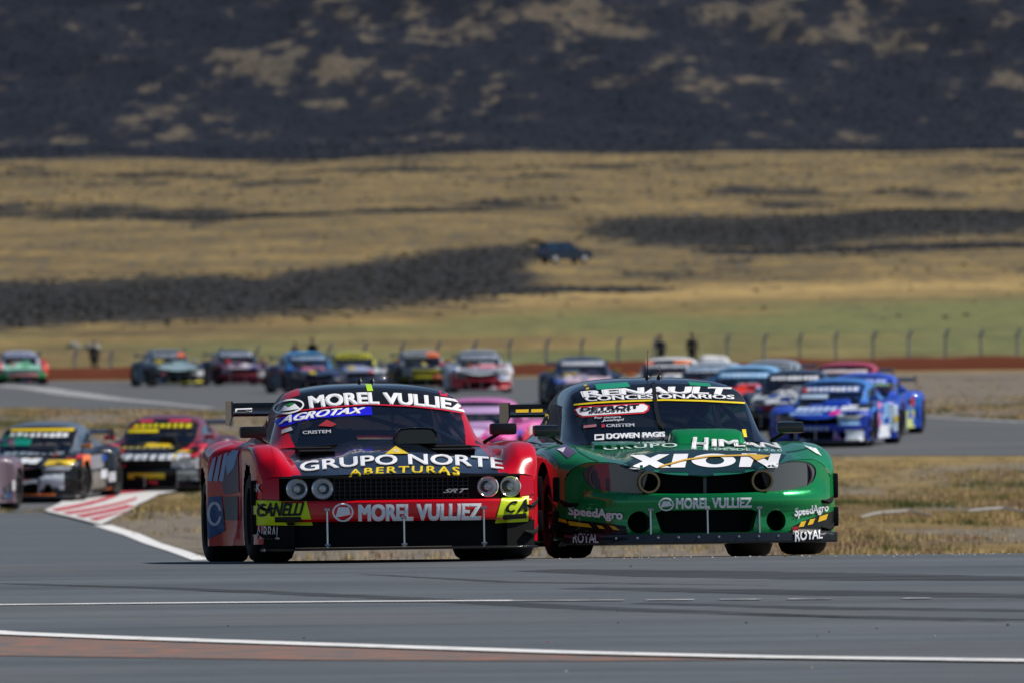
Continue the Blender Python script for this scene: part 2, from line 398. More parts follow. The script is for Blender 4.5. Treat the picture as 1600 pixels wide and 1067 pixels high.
# ------------------------------------------------------------------ earth bank beyond the track
def build_bank():
    xs = np.linspace(-75, 75, 420); pr = [(-1.6, 0), (-1.1, .30), (-.6, .50), (0, .56), (.7, .5), (1.4, .28), (2.2, 0)]
    V = []
    for x in xs:
        hgt = .92 + .30 * (vnoise(x / 4.0, 0, 61) - .5) + .18 * (vnoise(x / .9, 3, 62) - .5); yo = (vnoise(x / 5., 9, 63) - .5) * .6
        for a, b in pr:
            d = 432 + a + yo
            V.append((x, d, hz(x, d) - .03 + b * hgt))
    n = len(pr); Fc = [(i*n+j, (i+1)*n+j, (i+1)*n+j+1, i*n+j+1) for i in range(len(xs)-1) for j in range(n-1)]
    tag(link('earth_bank', mesh_np('earth_bank', V, Fc, 4, True), MDT), kind='structure')
build_bank()

# ------------------------------------------------------------------ car geometry
NV = 9
def arr(s): return np.array(s, float)
WX, WR = 0, .335            # wheel radius
FZ = .335
YB = 2.72                   # rear axle
def stations(style):
    if style == 'A':
        S = [(-.88, .28, [(0,.630),(.36,.630),(.72,.618),(.82,.622),(.90,.622),(.975,.605),(1.0,.57),(1.0,.35),(.99,.13)]),
             (-.62, .10, [(0,.690),(.36,.685),(.73,.672),(.82,.725),(.90,.765),(.99,.75),(1.035,.69),(1.035,.38),(1.03,.13)]),
             (-.25, 0., [(0,.762),(.36,.755),(.735,.735),(.82,.815),(.91,.858),(1.005,.852),(1.05,.805),(1.05,.42),(1.045,.13)]),
             (.15, 0., [(0,.822),(.36,.812),(.74,.785),(.82,.838),(.91,.872),(1.01,.866),(1.05,.822),(1.05,.45),(1.045,.13)]),
             (.52, 0., [(0,.862),(.36,.852),(.745,.825),(.82,.85),(.91,.870),(1.005,.864),(1.045,.82),(1.045,.45),(1.04,.13)])]
    else:
        S = [(-.92, .36, [(0,.585),(.25,.600),(.5,.655),(.70,.700),(.83,.705),(.95,.655),(1.0,.57),(1.0,.35),(.99,.13)]),
             (-.62, .14, [(0,.690),(.25,.695),(.5,.712),(.70,.742),(.84,.752),(.975,.715),(1.045,.63),(1.05,.38),(1.04,.13)]),
             (-.22, 0., [(0,.775),(.25,.772),(.5,.768),(.70,.79),(.85,.818),(.99,.80),(1.07,.715),(1.075,.42),(1.06,.13)]),
             (.15, 0., [(0,.828),(.25,.825),(.5,.815),(.70,.826),(.85,.852),(.99,.838),(1.075,.755),(1.075,.45),(1.06,.13)]),
             (.52, 0., [(0,.872),(.25,.868),(.5,.852),(.72,.845),(.85,.856),(.99,.842),(1.065,.77),(1.065,.45),(1.05,.13)])]
    S += [(.66, 0., [(0,.88),(.36,.87),(.745,.85),(.82,.86),(.88,.862),(.93,.85),(.95,.80),(.95,.45),(.94,.13)]),
          (.80, 0., [(0,.88),(.36,.87),(.745,.86),(.80,.862),(.84,.86),(.87,.85),(.885,.81),(.90,.45),(.93,.13)]),
          (1.95, 0., [(0,.90),(.36,.90),(.745,.89),(.80,.888),(.84,.88),(.87,.87),(.885,.83),(.91,.45),(.95,.13)]),
          (2.16, 0., [(0,.91),(.36,.91),(.745,.90),(.83,.90),(.90,.89),(.96,.87),(1.0,.82),(1.02,.45),(1.02,.13)]),
          (2.26, 0., [(0,.91),(.36,.91),(.745,.905),(.86,.91),(.98,.89),(1.09,.84),(1.13,.76),(1.14,.45),(1.13,.13)]),
          (2.72, 0., [(0,.93),(.36,.925),(.745,.92),(.86,.935),(.98,.93),(1.09,.88),(1.13,.80),(1.14,.45),(1.13,.13)]),
          (3.15, 0., [(0,.93),(.36,.93),(.745,.925),(.86,.93),(.97,.91),(1.05,.86),(1.09,.78),(1.10,.45),(1.09,.16)]),
          (3.45, 0., [(0,.93),(.36,.93),(.745,.92),(.82,.91),(.90,.88),(.96,.83),(.99,.76),(.99,.45),(.98,.22)]),
          (3.70, 0., [(0,.91),(.36,.91),(.745,.90),(.82,.885),(.88,.86),(.92,.81),(.94,.74),(.94,.45),(.93,.28)])]
    return S

def grid_from(S, us, vs):
    """S: list of (y, bow, [(x,z)..]) ; us: y values ; vs: index values -> (nu,nv,3) half grid"""
    ys = arr([s[0] for s in S]); P = arr([s[2] for s in S])          # (n, NV, 2)
    n, k = P.shape[:2]
    Q = np.zeros((n, len(vs), 3))
    for i in range(n):
        q = pchip(np.arange(k), P[i])(vs); Q[i, :, 0] = q[:, 0]; Q[i, :, 2] = q[:, 1]
        Q[i, :, 1] = S[i][0] + S[i][1] * np.abs(q[:, 0]) ** 2.5
    return pchip(ys, Q)(us)

def mirror_faces(grid, keep, mask_names=None):
    """half grid -> verts+faces for both sides; keep(i,j) true for cells wanted"""
    nu, nv = grid.shape[:2]
    V, Fc, idx = [], [], {}
    def vid(i, j, s):
        if grid[i, j, 0] < 1e-5: s = 1
        k = (i, j, s)
        if k not in idx:
            idx[k] = len(V); g = grid[i, j]; V.append((g[0] * s, g[1], g[2]))
        return idx[k]
    for i in range(nu - 1):
        for j in range(nv - 1):
            if keep(i, j):
                Fc.append((vid(i,j,1), vid(i,j+1,1), vid(i+1,j+1,1), vid(i+1,j,1)))
                Fc.append((vid(i,j,-1), vid(i+1,j,-1), vid(i+1,j+1,-1), vid(i,j+1,-1)))
    return V, Fc

def side_split(V, Fc, s):
    keep = [f for f in Fc if sum(V[i][0] for i in f) * s > 0]; used = sorted({i for f in keep for i in f}); mp = {u: k for k, u in enumerate(used)}
    return [V[u] for u in used], [tuple(mp[i] for i in f) for f in keep]

def sweep(prof, x0, x1, n, yF):
    xs = np.linspace(x0, x1, n); V, Fc = [], []; k = len(prof)
    for x in xs:
        for dy, z in prof: V.append((x, yF(x) + dy, z))
    for i in range(n - 1):
        for j in range(k): Fc.append((i*k+j, i*k+(j+1) % k, (i+1)*k+(j+1) % k, (i+1)*k+j))
    Fc.append(tuple(range(k))[::-1]); Fc.append(tuple((n-1)*k+j for j in range(k)))
    return V, Fc

def boxg(x0, x1, y0, y1, z0, z1, bev=0.0):
    bm = bmesh.new(); bmesh.ops.create_cube(bm, size=1)
    for v in bm.verts: v.co = Vector(((x0+x1)/2 + v.co.x*(x1-x0), (y0+y1)/2 + v.co.y*(y1-y0), (z0+z1)/2 + v.co.z*(z1-z0)))
    if bev: bmesh.ops.bevel(bm, geom=bm.edges[:], offset=bev, segments=2, affect='EDGES', profile=.7)
    return from_bm(bm)
def from_bm(bm):
    bm.verts.ensure_lookup_table(); V = [tuple(v.co) for v in bm.verts]; Fc = [tuple(v.index for v in f.verts) for f in bm.faces]; bm.free(); return V, Fc
def joing(*gs):
    V, Fc = [], []
    for v, f in gs:
        o = len(V); V += list(v); Fc += [tuple(i + o for i in q) for q in f]
    return V, Fc
def tubeg(p0, p1, r, n=8):
    p0 = Vector(p0); p1 = Vector(p1); q = (p1 - p0).to_track_quat('Z', 'Y'); V = []
    for p in (p0, p1):
        for k in range(n): V.append(tuple(p + q @ Vector((r*math.cos(2*math.pi*k/n), r*math.sin(2*math.pi*k/n), 0))))
    Fc = [(k, (k+1) % n, n+(k+1) % n, n+k) for k in range(n)] + [tuple(range(n))[::-1], tuple(range(n, 2*n))]
    return V, Fc
def lathe(prof, c, axis, n=28):
    """prof [(r, h)] around axis through c"""
    ax = Vector(axis).normalized(); q = ax.to_track_quat('Z', 'Y'); V = []; k = len(prof)
    for i in range(n):
        a = 2*math.pi*i/n
        for r, h in prof: V.append(tuple(Vector(c) + q @ Vector((r*math.cos(a), r*math.sin(a), h))))
    Fc = [(i*k+j, ((i+1) % n)*k+j, ((i+1) % n)*k+j+1, i*k+j+1) for i in range(n) for j in range(k-1)]
    return V, Fc
def prismg(poly, x0, x1):
    """polygon of (y,z) extruded along x"""
    n = len(poly); V = [(x0, y, z) for y, z in poly] + [(x1, y, z) for y, z in poly]
    return V, [tuple(range(n)), tuple(range(n, 2*n))[::-1]] + [(i, n+i, n+(i+1) % n, (i+1) % n) for i in range(n)]
def prismz(poly, z0, z1):
    n = len(poly); V = [(x, y, z0) for x, y in poly] + [(x, y, z1) for x, y in poly]
    return V, [tuple(range(n))[::-1], tuple(range(n, 2*n))] + [(i, (i+1) % n, n+(i+1) % n, n+i) for i in range(n)]
def prismy(poly, y0, y1):
    n = len(poly); V = [(x, y0, z) for x, z in poly] + [(x, y1, z) for x, z in poly]
    return V, [tuple(range(n)), tuple(range(n, 2*n))[::-1]] + [(i, n+i, n+(i+1) % n, (i+1) % n) for i in range(n)]

def boolean(g, cutters):
    def ob(g):
        me = mesh_of('tmp', g[0], g[1], False); bm = bmesh.new(); bm.from_mesh(me); bmesh.ops.remove_doubles(bm, verts=bm.verts, dist=1e-6)
        bmesh.ops.recalc_face_normals(bm, faces=bm.faces); bm.to_mesh(me); bm.free()
        o = bpy.data.objects.new('tmp', me); COL.objects.link(o); return o
    a = ob(g); cs = [ob(c) for c in cutters]
    for c in cs:
        md = a.modifiers.new('b', 'BOOLEAN'); md.object = c; md.operation = 'DIFFERENCE'; md.solver = 'EXACT'
    dg = bpy.context.evaluated_depsgraph_get(); me = bpy.data.meshes.new_from_object(a.evaluated_get(dg))
    V = [tuple(v.co) for v in me.vertices]; Fc = [tuple(p.vertices) for p in me.polygons]
    for o in [a] + cs: bpy.data.objects.remove(o)
    return V, Fc

GH = {'A': [(.50, .22, [(0,.868),(.22,.868),(.42,.862),(.60,.852),(.69,.846),(.75,.842),(.79,.838),(.80,.83)]),
            (.84, .14, [(0,1.07),(.22,1.065),(.44,1.05),(.63,1.015),(.71,.97),(.76,.91),(.79,.87),(.81,.83)]),
            (1.20, .05, [(0,1.27),(.22,1.265),(.43,1.248),(.62,1.205),(.695,1.125),(.745,1.0),(.78,.90),(.81,.83)]),
            (1.42, 0., [(0,1.32),(.22,1.315),(.43,1.297),(.61,1.25),(.69,1.15),(.745,1.01),(.78,.90),(.81,.83)]),
            (1.90, 0., [(0,1.345),(.22,1.34),(.42,1.32),(.59,1.27),(.675,1.165),(.735,1.02),(.78,.91),(.81,.83)]),
            (2.40, 0., [(0,1.29),(.22,1.283),(.40,1.262),(.53,1.215),(.625,1.13),(.71,1.0),(.78,.91),(.81,.85)]),
            (2.85, 0., [(0,1.16),(.22,1.155),(.40,1.14),(.52,1.11),(.62,1.06),(.71,.98),(.78,.91),(.80,.88)]),
            (3.35, 0., [(0,.95),(.22,.95),(.40,.945),(.52,.94),(.62,.93),(.70,.92),(.76,.90),(.78,.88)])],
      'B': [(.52, .20, [(0,.880),(.22,.880),(.42,.874),(.60,.864),(.68,.856),(.74,.85),(.78,.845),(.79,.84)]),
            (.86, .14, [(0,1.10),(.22,1.095),(.44,1.08),(.63,1.045),(.70,1.0),(.75,.92),(.78,.88),(.80,.84)]),
            (1.22, .05, [(0,1.312),(.22,1.308),(.44,1.293),(.63,1.25),(.70,1.16),(.745,1.01),(.77,.90),(.80,.84)]),
            (1.44, 0., [(0,1.362),(.22,1.358),(.44,1.342),(.62,1.29),(.695,1.19),(.745,1.02),(.77,.90),(.80,.84)]),
            (1.90, 0., [(0,1.388),(.22,1.384),(.43,1.366),(.60,1.31),(.68,1.21),(.735,1.03),(.77,.91),(.80,.84)]),
            (2.45, 0., [(0,1.35),(.22,1.345),(.42,1.325),(.57,1.275),(.65,1.17),(.695,1.01),(.77,.91),(.80,.86)]),
            (2.90, 0., [(0,1.18),(.22,1.175),(.40,1.16),(.52,1.13),(.61,1.08),(.70,.98),(.77,.91),(.79,.88)]),
            (3.40, 0., [(0,.95),(.22,.95),(.40,.945),(.52,.94),(.62,.93),(.70,.92),(.76,.90),(.78,.88)])]}

def wheel_geoms(cx, cy, s):
    hw = .155
    t = lathe([(.215, -hw), (.27, -hw-.012), (.31, -hw+.005), (.33, -hw+.035), (.335, -.06), (.335, .06), (.33, hw-.035), (.31, hw-.005), (.27, hw+.012), (.215, hw), (.20, 0), (.215, -hw)], (cx, cy, FZ), (1, 0, 0), 40)
    dsk = [lathe([(.215, .10), (.205, .125), (.19, .10), (.07, .05), (.0, .055)], (cx, cy, FZ), (s, 0, 0), 24)]
    for k in range(8):
        a = 2*math.pi*k/8; c, d = math.cos(a), math.sin(a)
        dsk.append(tubeg((cx + s*.09, cy + .05*c, FZ + .05*d), (cx + s*.118, cy + .2*c, FZ + .2*d), .018, 6))
    return t, joing(*dsk)

def geoms(style):
    """list of (part name, geometry, material key, parent part index or None, casts decals)"""
    out = []
    S = stations(style); bow0 = S[0][1]; y0 = S[0][0]
    yF = lambda x: y0 + bow0 * abs(x) ** 2.5
    us = np.concatenate([np.linspace(y0, -.62, 9)[:-1], np.arange(-.62, 3.7, .04), [3.70]])
    VE = 2.0 if style == 'A' else 3.0
    vs = np.concatenate([np.linspace(0, 2, 13)[:-1], np.linspace(2, 3, 5)[:-1], np.linspace(3, 6, 15)[:-1], np.linspace(6, 8, 18)])
    g = grid_from(S, us, vs)
    # power bulge along the bonnet
    X, Y = g[:, :, 0], g[:, :, 1]
    bb = np.clip((Y + .75) / .5, 0, 1) * np.clip((.62 - Y) / .1, 0, 1)
    if style == 'A': g[:, :, 2] += bb * .032 * np.clip((.34 - X) / .07, 0, 1) ** 1 * (vs[None, :] < 2.0)
    else: g[:, :, 2] += bb * .012 * np.cos(np.clip(X / .6, 0, 1) * math.pi / 2)
    # wheel arches: pull the grid onto a circle on the flanks and drop what is inside
    inside = np.zeros(g.shape[:2], bool)
    for cy, R_ in ((0, .385), (YB, .395)):
        for i in range(g.shape[0]):
            for j in range(g.shape[1]):
                if vs[j] < 5.95: continue
                dy, dz = g[i, j, 1] - cy, g[i, j, 2] - FZ; r = math.hypot(dy, dz)
                if r < R_ - .02: inside[i, j] = True
                elif r < R_ + .022: g[i, j, 1] = cy + dy * R_ / r; g[i, j, 2] = FZ + dz * R_ / r
    gone = lambda i, j: inside[i, j] or inside[i+1, j] or inside[i, j+1] or inside[i+1, j+1]
    uy = lambda i: (us[i] + us[i+1]) / 2
    out.append(('body', mirror_faces(g, lambda i, j: not gone(i, j) and not (vs[j] < VE and uy(i) < 3.2)), 'body', None, True))
    out.append(('hood', mirror_faces(g, lambda i, j: vs[j] < VE and uy(i) < .58), 'hood', None, True))
    out.append(('dash_deck', mirror_faces(g, lambda i, j: vs[j] < VE and .58 <= uy(i) < 3.2), 'matte', None, False))
    tl = g[-1]
    tp = [(p[0], p[2]) for p in tl] + [(-p[0], p[2]) for p in tl[::-1]]
    out.append(('tail_panel', prismy(tp, 3.66, 3.69), 'body', None, False))
    out.append(('bulkhead', boxg(-.93, .93, -.50, -.46, .13, .64), 'matte', None, False))
    out.append(('floor', boxg(-.90, .90, -.40, 3.6, .115, .135), 'matte', None, False))
    for cy, R_, wo in ((0, .375, 1.03), (YB, .385, 1.11)):
        for s in (-1, 1):
            a = [math.radians(k) for k in range(-32, 213, 10)]
            V = []
            for t in a:
                V += [(s*wo, cy + R_*math.cos(t), FZ + R_*math.sin(t)), (s*.60, cy + R_*math.cos(t), FZ + R_*math.sin(t))]
            Fc = [(2*k, 2*k+1, 2*k+3, 2*k+2) for k in range(len(a)-1)]
            c0 = len(V); V.append((s*.60, cy, FZ)); Fc += [(2*k+1, c0, 2*k+3) for k in range(len(a)-1)]
            out.append(('wheel_well', (V, Fc), 'matte', None, False))
    # greenhouse
    GS = GH[style]; gy = np.concatenate([np.linspace(GS[0][0], GS[2][0], 20)[:-1], np.linspace(GS[2][0], GS[3][0], 7)[:-1], np.linspace(GS[3][0], 3.35, 44)])
    gv = np.concatenate([np.linspace(0, 3.35, 20)[:-1], np.linspace(3.35, 4.15, 6)[:-1], np.linspace(4.15, 6.4, 12)[:-1], np.linspace(6.4, 7, 4)])
    gg = grid_from(GS, gy, gv)
    my = lambda i: (gy[i] + gy[i+1]) / 2
    def reg(i, j):
        y, v = my(i), (gv[j] + gv[j+1]) / 2
        if v < 3.35 and y < GS[2][0] + .02: return 'windshield'
        if v < 3.35 and 2.42 < y < 3.22: return 'rear_window'
        if 4.15 < v < 6.4 and .92 + max(0, (5.4 - v)) * .16 < y < 2.38 - max(0, 5.4 - v) * .1: return 'side_window'
        if y < GS[3][0] + .02 and v >= 3.35 or v >= 4.15: return 'pillar'
        return 'roof'
    for nm, mk in (('windshield', 'glass'), ('roof', 'roof'), ('pillar', 'pillar'), ('rear_window', 'side_glass')):
        out.append((nm, mirror_faces(gg, lambda i, j: reg(i, j) == nm), mk, None, nm != 'rear_window'))
    V, Fc = mirror_faces(gg, lambda i, j: reg(i, j) == 'side_window')
    for s in (-1, 1): out.append(('side_window', side_split(V, Fc, s), 'side_glass', None, True))
    # roll cage
    cage = [tubeg((-.55, 1.5, .88), (-.48, 1.5, 1.22), .022), tubeg((.55, 1.5, .88), (.48, 1.5, 1.22), .022), tubeg((-.48, 1.5, 1.22), (.48, 1.5, 1.22), .022),
            tubeg((-.68, .78, .87), (-.5, 1.32, 1.18), .02), tubeg((.68, .78, .87), (.5, 1.32, 1.18), .02), tubeg((-.48, 1.5, 1.22), (.55, 1.5, .92), .018),
            tubeg((-.5, 1.32, 1.18), (.5, 1.32, 1.18), .02), tubeg((.05, 1.3, 1.19), (.62, .8, .88), .016)]
    out.append(('roll_cage', joing(*cage), 'cage', None, False))
    # front end
    if style == 'A':
        out.append(('grille_panel', sweep([(.075, .43), (.075, .622), (.10, .622), (.10, .43)], -.89, .89, 31, yF), 'matte', None, True))
        bars = []
        for z in np.linspace(.452, .600, 6): bars.append(sweep([(.062, z-.003), (.062, z+.003), (.076, z+.003), (.076, z-.003)], -.50, .50, 15, yF))
        for x in np.linspace(-.49, .49, 27): bars.append(boxg(x-.0035, x+.0035, yF(x)+.060, yF(x)+.077, .447, .607))
        out.append(('grille', joing(*bars), 'grille', None, False))
        out.append(('bumper', sweep([(.09, .288), (-.012, .288), (-.030, .305), (-.034, .37), (-.028, .425), (-.012, .44), (.09, .44)], -.975, .975, 49, yF), 'bumper', None, True))
        out.append(('valance', sweep([(.05, .10), (.07, .29), (.09, .29), (.09, .10)], -.985, .985, 31, yF), 'matte', None, True))
        for s in (-1, 1):
            out.append(('cheek_panel', sweep([(.0, .285), (-.003, .40), (0., .595), (.012, .62), (.1, .62), (.1, .285)], s*.885, s*.998, 9, yF), 'body', None, True))
            out.append(('lower_cheek', sweep([(.0, .10), (0, .284), (.09, .284), (.09, .10)], s*.78, s*.998, 13, yF), 'lower', None, True))
        out.append(('splitter', sweep([(-.07, .078), (-.075, .088), (-.06, .098), (.30, .098), (.30, .078)], -1.0, 1.0, 41, lambda x: y0 + .20*abs(x)**3), 'carbon', None, True))
        out.append(('brow', sweep([(.012, .605), (.0, .622), (.02, .632), (.09, .632), (.09, .605)], -.885, .885, 31, yF), 'brow', None, True))
        LX = ((-.755, .53), (-.575, .53), (.640, .53), (.815, .53))
        for x, z in LX:
            yb = yF(x) + .055
            nrm = Vector((0, -1, 0))
            p = len(out)
            out.append(('headlight', lathe([(.080, -.03), (.080, .012), (.073, .02), (.064, .012), (.042, -.02), (.0, -.035)], (x, yb, z), nrm, 28), 'bowl', None, True))
            out.append(('lens', lathe([(.067, .014), (.057, .026), (.037, .036), (.0, .040)], (x, yb, z), nrm, 28), 'lens', p, True))
            out.append(('bulb', lathe([(.026, -.02), (.026, .004), (.016, .014), (0, .016)], (x, yb, z), nrm, 14), 'bulb', p, False))
    else:
        n = 71; xs = np.linspace(-.998, .998, n); V, Fc = [], []
        zl = pchip(*zip(*[(p[0], p[1]) for p in S[0][2][:7]]))
        for x in xs:
            zt = float(zl(np.array([abs(x)]))[0]) - .004; e = max(0, 1 - (abs(x) / .998) ** 6)
            pr = [(.0, zt), (-.012*e, zt*.55+.46*.45), (-.02*e, .475), (-.055*e, .452), (-.068*e, .41), (-.058*e, .355), (-.035*e, .325), (-.035*e, .25), (-.045*e, .19), (-.03*e, .135), (.0, .125), (.13, .125), (.13, .3), (.13, zt)]
            V += [(x, yF(x) + a, z) for a, z in pr]
        k = 14
        for i in range(n-1):
            for j in range(k): Fc.append((i*k+j, i*k+(j+1) % k, (i+1)*k+(j+1) % k, (i+1)*k+j))
        Fc.append(tuple(range(k))[::-1]); Fc.append(tuple((n-1)*k+j for j in range(k)))
        def sym(h): return h + [(-x, z) for x, z in h[::-1]]
        def smooth(poly, k=4):
            P = [np.array(p) for p in poly]; n_ = len(P); o_ = []
            for i in range(n_):
                p0, p1, p2, p3 = P[i-1], P[i], P[(i+1) % n_], P[(i+2) % n_]
                for t in np.arange(k) / k: o_.append(tuple(.5*(2*p1 + (p2-p0)*t + (2*p0-5*p1+4*p2-p3)*t*t + (3*p1-p0-3*p2+p3)*t**3)))
            return o_
        mh = [(0, .590), (.25, .600), (.42, .628), (.55, .672), (.70, .692), (.82, .678), (.875, .63), (.862, .56), (.80, .508), (.62, .475), (.40, .462), (0, .455)]
        mouth = smooth(mh[:-1] + [(0, .455)] + [(-x, z) for x, z in mh[1:-1]][::-1])
        intake = sym([(0, .335), (.33, .335), (.385, .318), (.345, .185), (.31, .168), (0, .168)])
        circ = lambda cx, cz, r: [(cx + r*math.cos(t), cz + r*math.sin(t)) for t in np.linspace(0, 2*math.pi, 25)[:-1]]
        cut = [prismy(p, -1.3, -.2) for p in (mouth, intake, circ(-.50, .25, .082), circ(.53, .25, .078))]
        out.append(('front_fascia', boolean((V, Fc), cut), 'fascia', None, True))
        # dark duct behind the openings
        out.append(('duct_panel', sweep([(.135, .13), (.135, .60), (.15, .60), (.15, .13)], -.9, .9, 21, yF), 'matte', None, False))
        out.append(('grille_post', boxg(-.012, .012, y0 + .04, y0 + .07, .455, .575), 'steel_dark', None, False))
        for s in (-1, 1):
            # lamp cover: a smoked sheet filling the outer part of the mouth
            hp = [p_ for p_ in mouth if p_[0] > .40]
            bm = bmesh.new(); vv = [bm.verts.new((x, 0, z)) for x, z in hp]; bm.faces.new(vv); bmesh.ops.triangulate(bm, faces=bm.faces[:])
            for x in np.arange(.45, .9, .04): bmesh.ops.bisect_plane(bm, geom=bm.verts[:]+bm.edges[:]+bm.faces[:], plane_co=(x, 0, 0), plane_no=(1, 0, 0))
            for z in np.arange(.47, .7, .04): bmesh.ops.bisect_plane(bm, geom=bm.verts[:]+bm.edges[:]+bm.faces[:], plane_co=(0, 0, z), plane_no=(0, 0, 1))
            for v in bm.verts: v.co.y = yF(v.co.x) + .006; v.co.x *= s
            p = len(out)
            out.append(('headlight', lathe([(.105, 0), (.105, .03), (.094, .03), (.08, .01), (.0, -.01)], (s*.735, yF(.735) + .075, .59), (0, -1, 0), 24), 'lamp_dark', None, False))
            out.append(('lamp_cover', from_bm(bm), 'smoke', p, True))
            out.append(('duct_tube', lathe([(.066, -.10), (.066, .05), (.082, .05), (.082, -.10)], (s*.425, yF(.425) - .0, .545), (0, -1, 0), 24), 'brass', None, True))
        out.append(('splitter', sweep([(-.085, .085), (-.095, .10), (-.085, .160), (-.065, .160), (.30, .10), (.30, .085)], -1.02, 1.02, 41, lambda x: y0 + .28*abs(x)**3), 'carbon', None, True))
        for x in np.linspace(-.83, .83, 12):
            out.append(('rivet', lathe([(.011, 0), (.009, .006), (0, .008)], (x, y0 + .28*abs(x)**3 - .09, .135), (0, -1, 0), 8), 'steel', None, False))
    sx = (-.555, .0, .595) if style == 'A' else (-.42, .0, .395)
    for x in sx:
        yy = yF(x) - .05
        ztop = (.315 if abs(x) < .1 else .375) if style == 'A' else .345
        p = len(out)
        out.append(('splitter_stay', tubeg((x, yy, .10), (x, yy + .005, ztop), .008, 8), 'steel', None, False))
        out.append(('clevis', joing(tubeg((x-.02, yy, ztop), (x+.02, yy, ztop), .013), tubeg((x-.02, yy, .115), (x+.02, yy, .115), .012)), 'steel', p, False))
    for s in (-1, 1):     # dive planes on the corners
        for z0, z1, q in ((.40, .57, .0), (.20, .36, .05)):
            V = []; 
            for t in np.linspace(0, 1, 8):
                x = s * (.945 + .075*t); y = yF(.95) - .06 + .26*t; zz = z0 + (z1 - z0) * t**1.6
                e_ = .05*math.sin(math.pi*min(1,t*.8+.15)); V += [(x - s*.03, y, zz), (x + s*e_, y + .01, zz - .015 - .03*t), (x + s*e_, y + .02, zz - .03 - .03*t), (x - s*.03, y + .01, zz - .02)]
            Fc = [(i*4+j, i*4+(j+1) % 4, i*4+4+(j+1) % 4, i*4+4+j) for i in range(7) for j in range(4)] + [(0, 1, 2, 3), (31, 30, 29, 28)]
            out.append(('dive_plane', (V, Fc), 'matte', None, False))
        for z0, z1 in ((.415, .60), (.205, .35)):
            out.append(('side_flick', boxg(s*1.03 - .045, s*1.03 + .045, -.50, -.44, z0, z1, .02), 'matte', None, False))
    # wheels
    for cx, cy in ((-.885, 0), (.885, 0), (-.955, YB), (.955, YB)):
        t, r = wheel_geoms(cx, cy, 1 if cx > 0 else -1); p = len(out)
        out.append(('wheel', t, 'rubber', None, False)); out.append(('rim', r, 'rim', p, False))
    # rear wing
    hw = .83 if style == 'A' else .80
    p = len(out)
    out.append(('rear_wing', prismg([(3.40, 1.145), (3.44, 1.125), (3.62, 1.135), (3.80, 1.19), (3.815, 1.20), (3.62, 1.165), (3.46, 1.165)], -hw, hw), 'carbon', None, True))
    out.append(('gurney_flap', boxg(-hw, hw, 3.80, 3.812, 1.19, 1.235), 'carbon', p, False))
    for s in (-1, 1):
        out.append(('end_plate', prismg([(3.36, 1.24), (3.84, 1.25), (3.84, 1.06), (3.56, 1.06), (3.36, 1.12)], s*hw + .001*s, s*(hw + .014)), 'carbon', p, True))
        out.append(('wing_strut', prismg([(3.44, .91), (3.60, .90), (3.64, 1.14), (3.54, 1.14)], s*.42 - .008, s*.42 + .008), 'carbon', p, False))
    # mirrors
    for s in (-1, 1):
        bx = boxg(s*.935 - .10, s*.935 + .10, .66, .76, .925, 1.01, .025)
        p = len(out)
        out.append(('mirror', bx, 'mirror', None, True)); out.append(('mirror_arm', tubeg((s*.80, .80, .87), (s*.93, .72, .95), .014), 'black', p, False))
    # bonnet intake
    if style == 'A':
        o = []; 
        V = []
        ringp = lambda yy, hwid, z0, z1: [(hwid*a*1.0 + .23, yy, z0 + (z1 - z0)*b) for a, b in ((-1, .0), (-1.05, .35), (-1.0, .72), (-.82, .95), (-.4, 1.0), (.4, 1.0), (.82, .95), (1.0, .72), (1.05, .35), (1, 0))]
        rr = [ringp(.23, .135, .862, .965), ringp(.215, .150, .856, .978), ringp(.26, .155, .853, .982), ringp(.42, .150, .853, .975), ringp(.55, .12, .853, .92)]
        for r in rr: V += r
        Fc = [(i*10+j, i*10+j+1, i*10+10+j+1, i*10+10+j) for i in range(4) for j in range(9)] + [tuple(range(10))[::-1], tuple(range(40, 50))]
        out.append(('hood_scoop', (V, Fc), 'scoop', None, True))
        for s, xa, xb in ((-1, .40, .66), (1, .33, .64)):
            out.append(('hood_vent', prismg([(.02, .78), (.0, .812), (.02,.816), (.16, .826), (.17, .79)], s*xa, s*xb), 'matte', None, False))
            out.append(('hood_vent', prismg([(.24, .80), (.22, .838), (.24,.842), (.36, .850), (.37, .81)], s*xa, s*xb), 'matte', None, False))
    else:
        V = []
        rr = [(.16, .28, .835, .845), (.22, .29, .84, .905), (.30, .30, .85, .950), (.45, .29, .86, .965), (.60, .27, .86, .96)]
        for yy, hwid, z0, z1 in rr: V += [(hwid*a*.92 + .225, yy, z0 + (z1 - z0)*b) for a, b in ((-1.08, .0), (-1.0, .45), (-.96, .8), (-.86, .96), (-.4, 1.0), (.4, 1.0), (.86, .96), (.96, .8), (1.0, .45), (1.08, 0))]
        Fc = [(i*10+j, i*10+j+1, i*10+10+j+1, i*10+10+j) for i in range(4) for j in range(9)] + [tuple(range(10))[::-1], tuple(range(40, 50))]
        out.append(('hood_scoop', (V, Fc), 'scoop', None, True))
        out.append(('hood_vent', prismg([(.16, .80), (.14, .845), (.26, .872), (.30, .85)], -.66, -.34), 'vent', None, False))
    return out

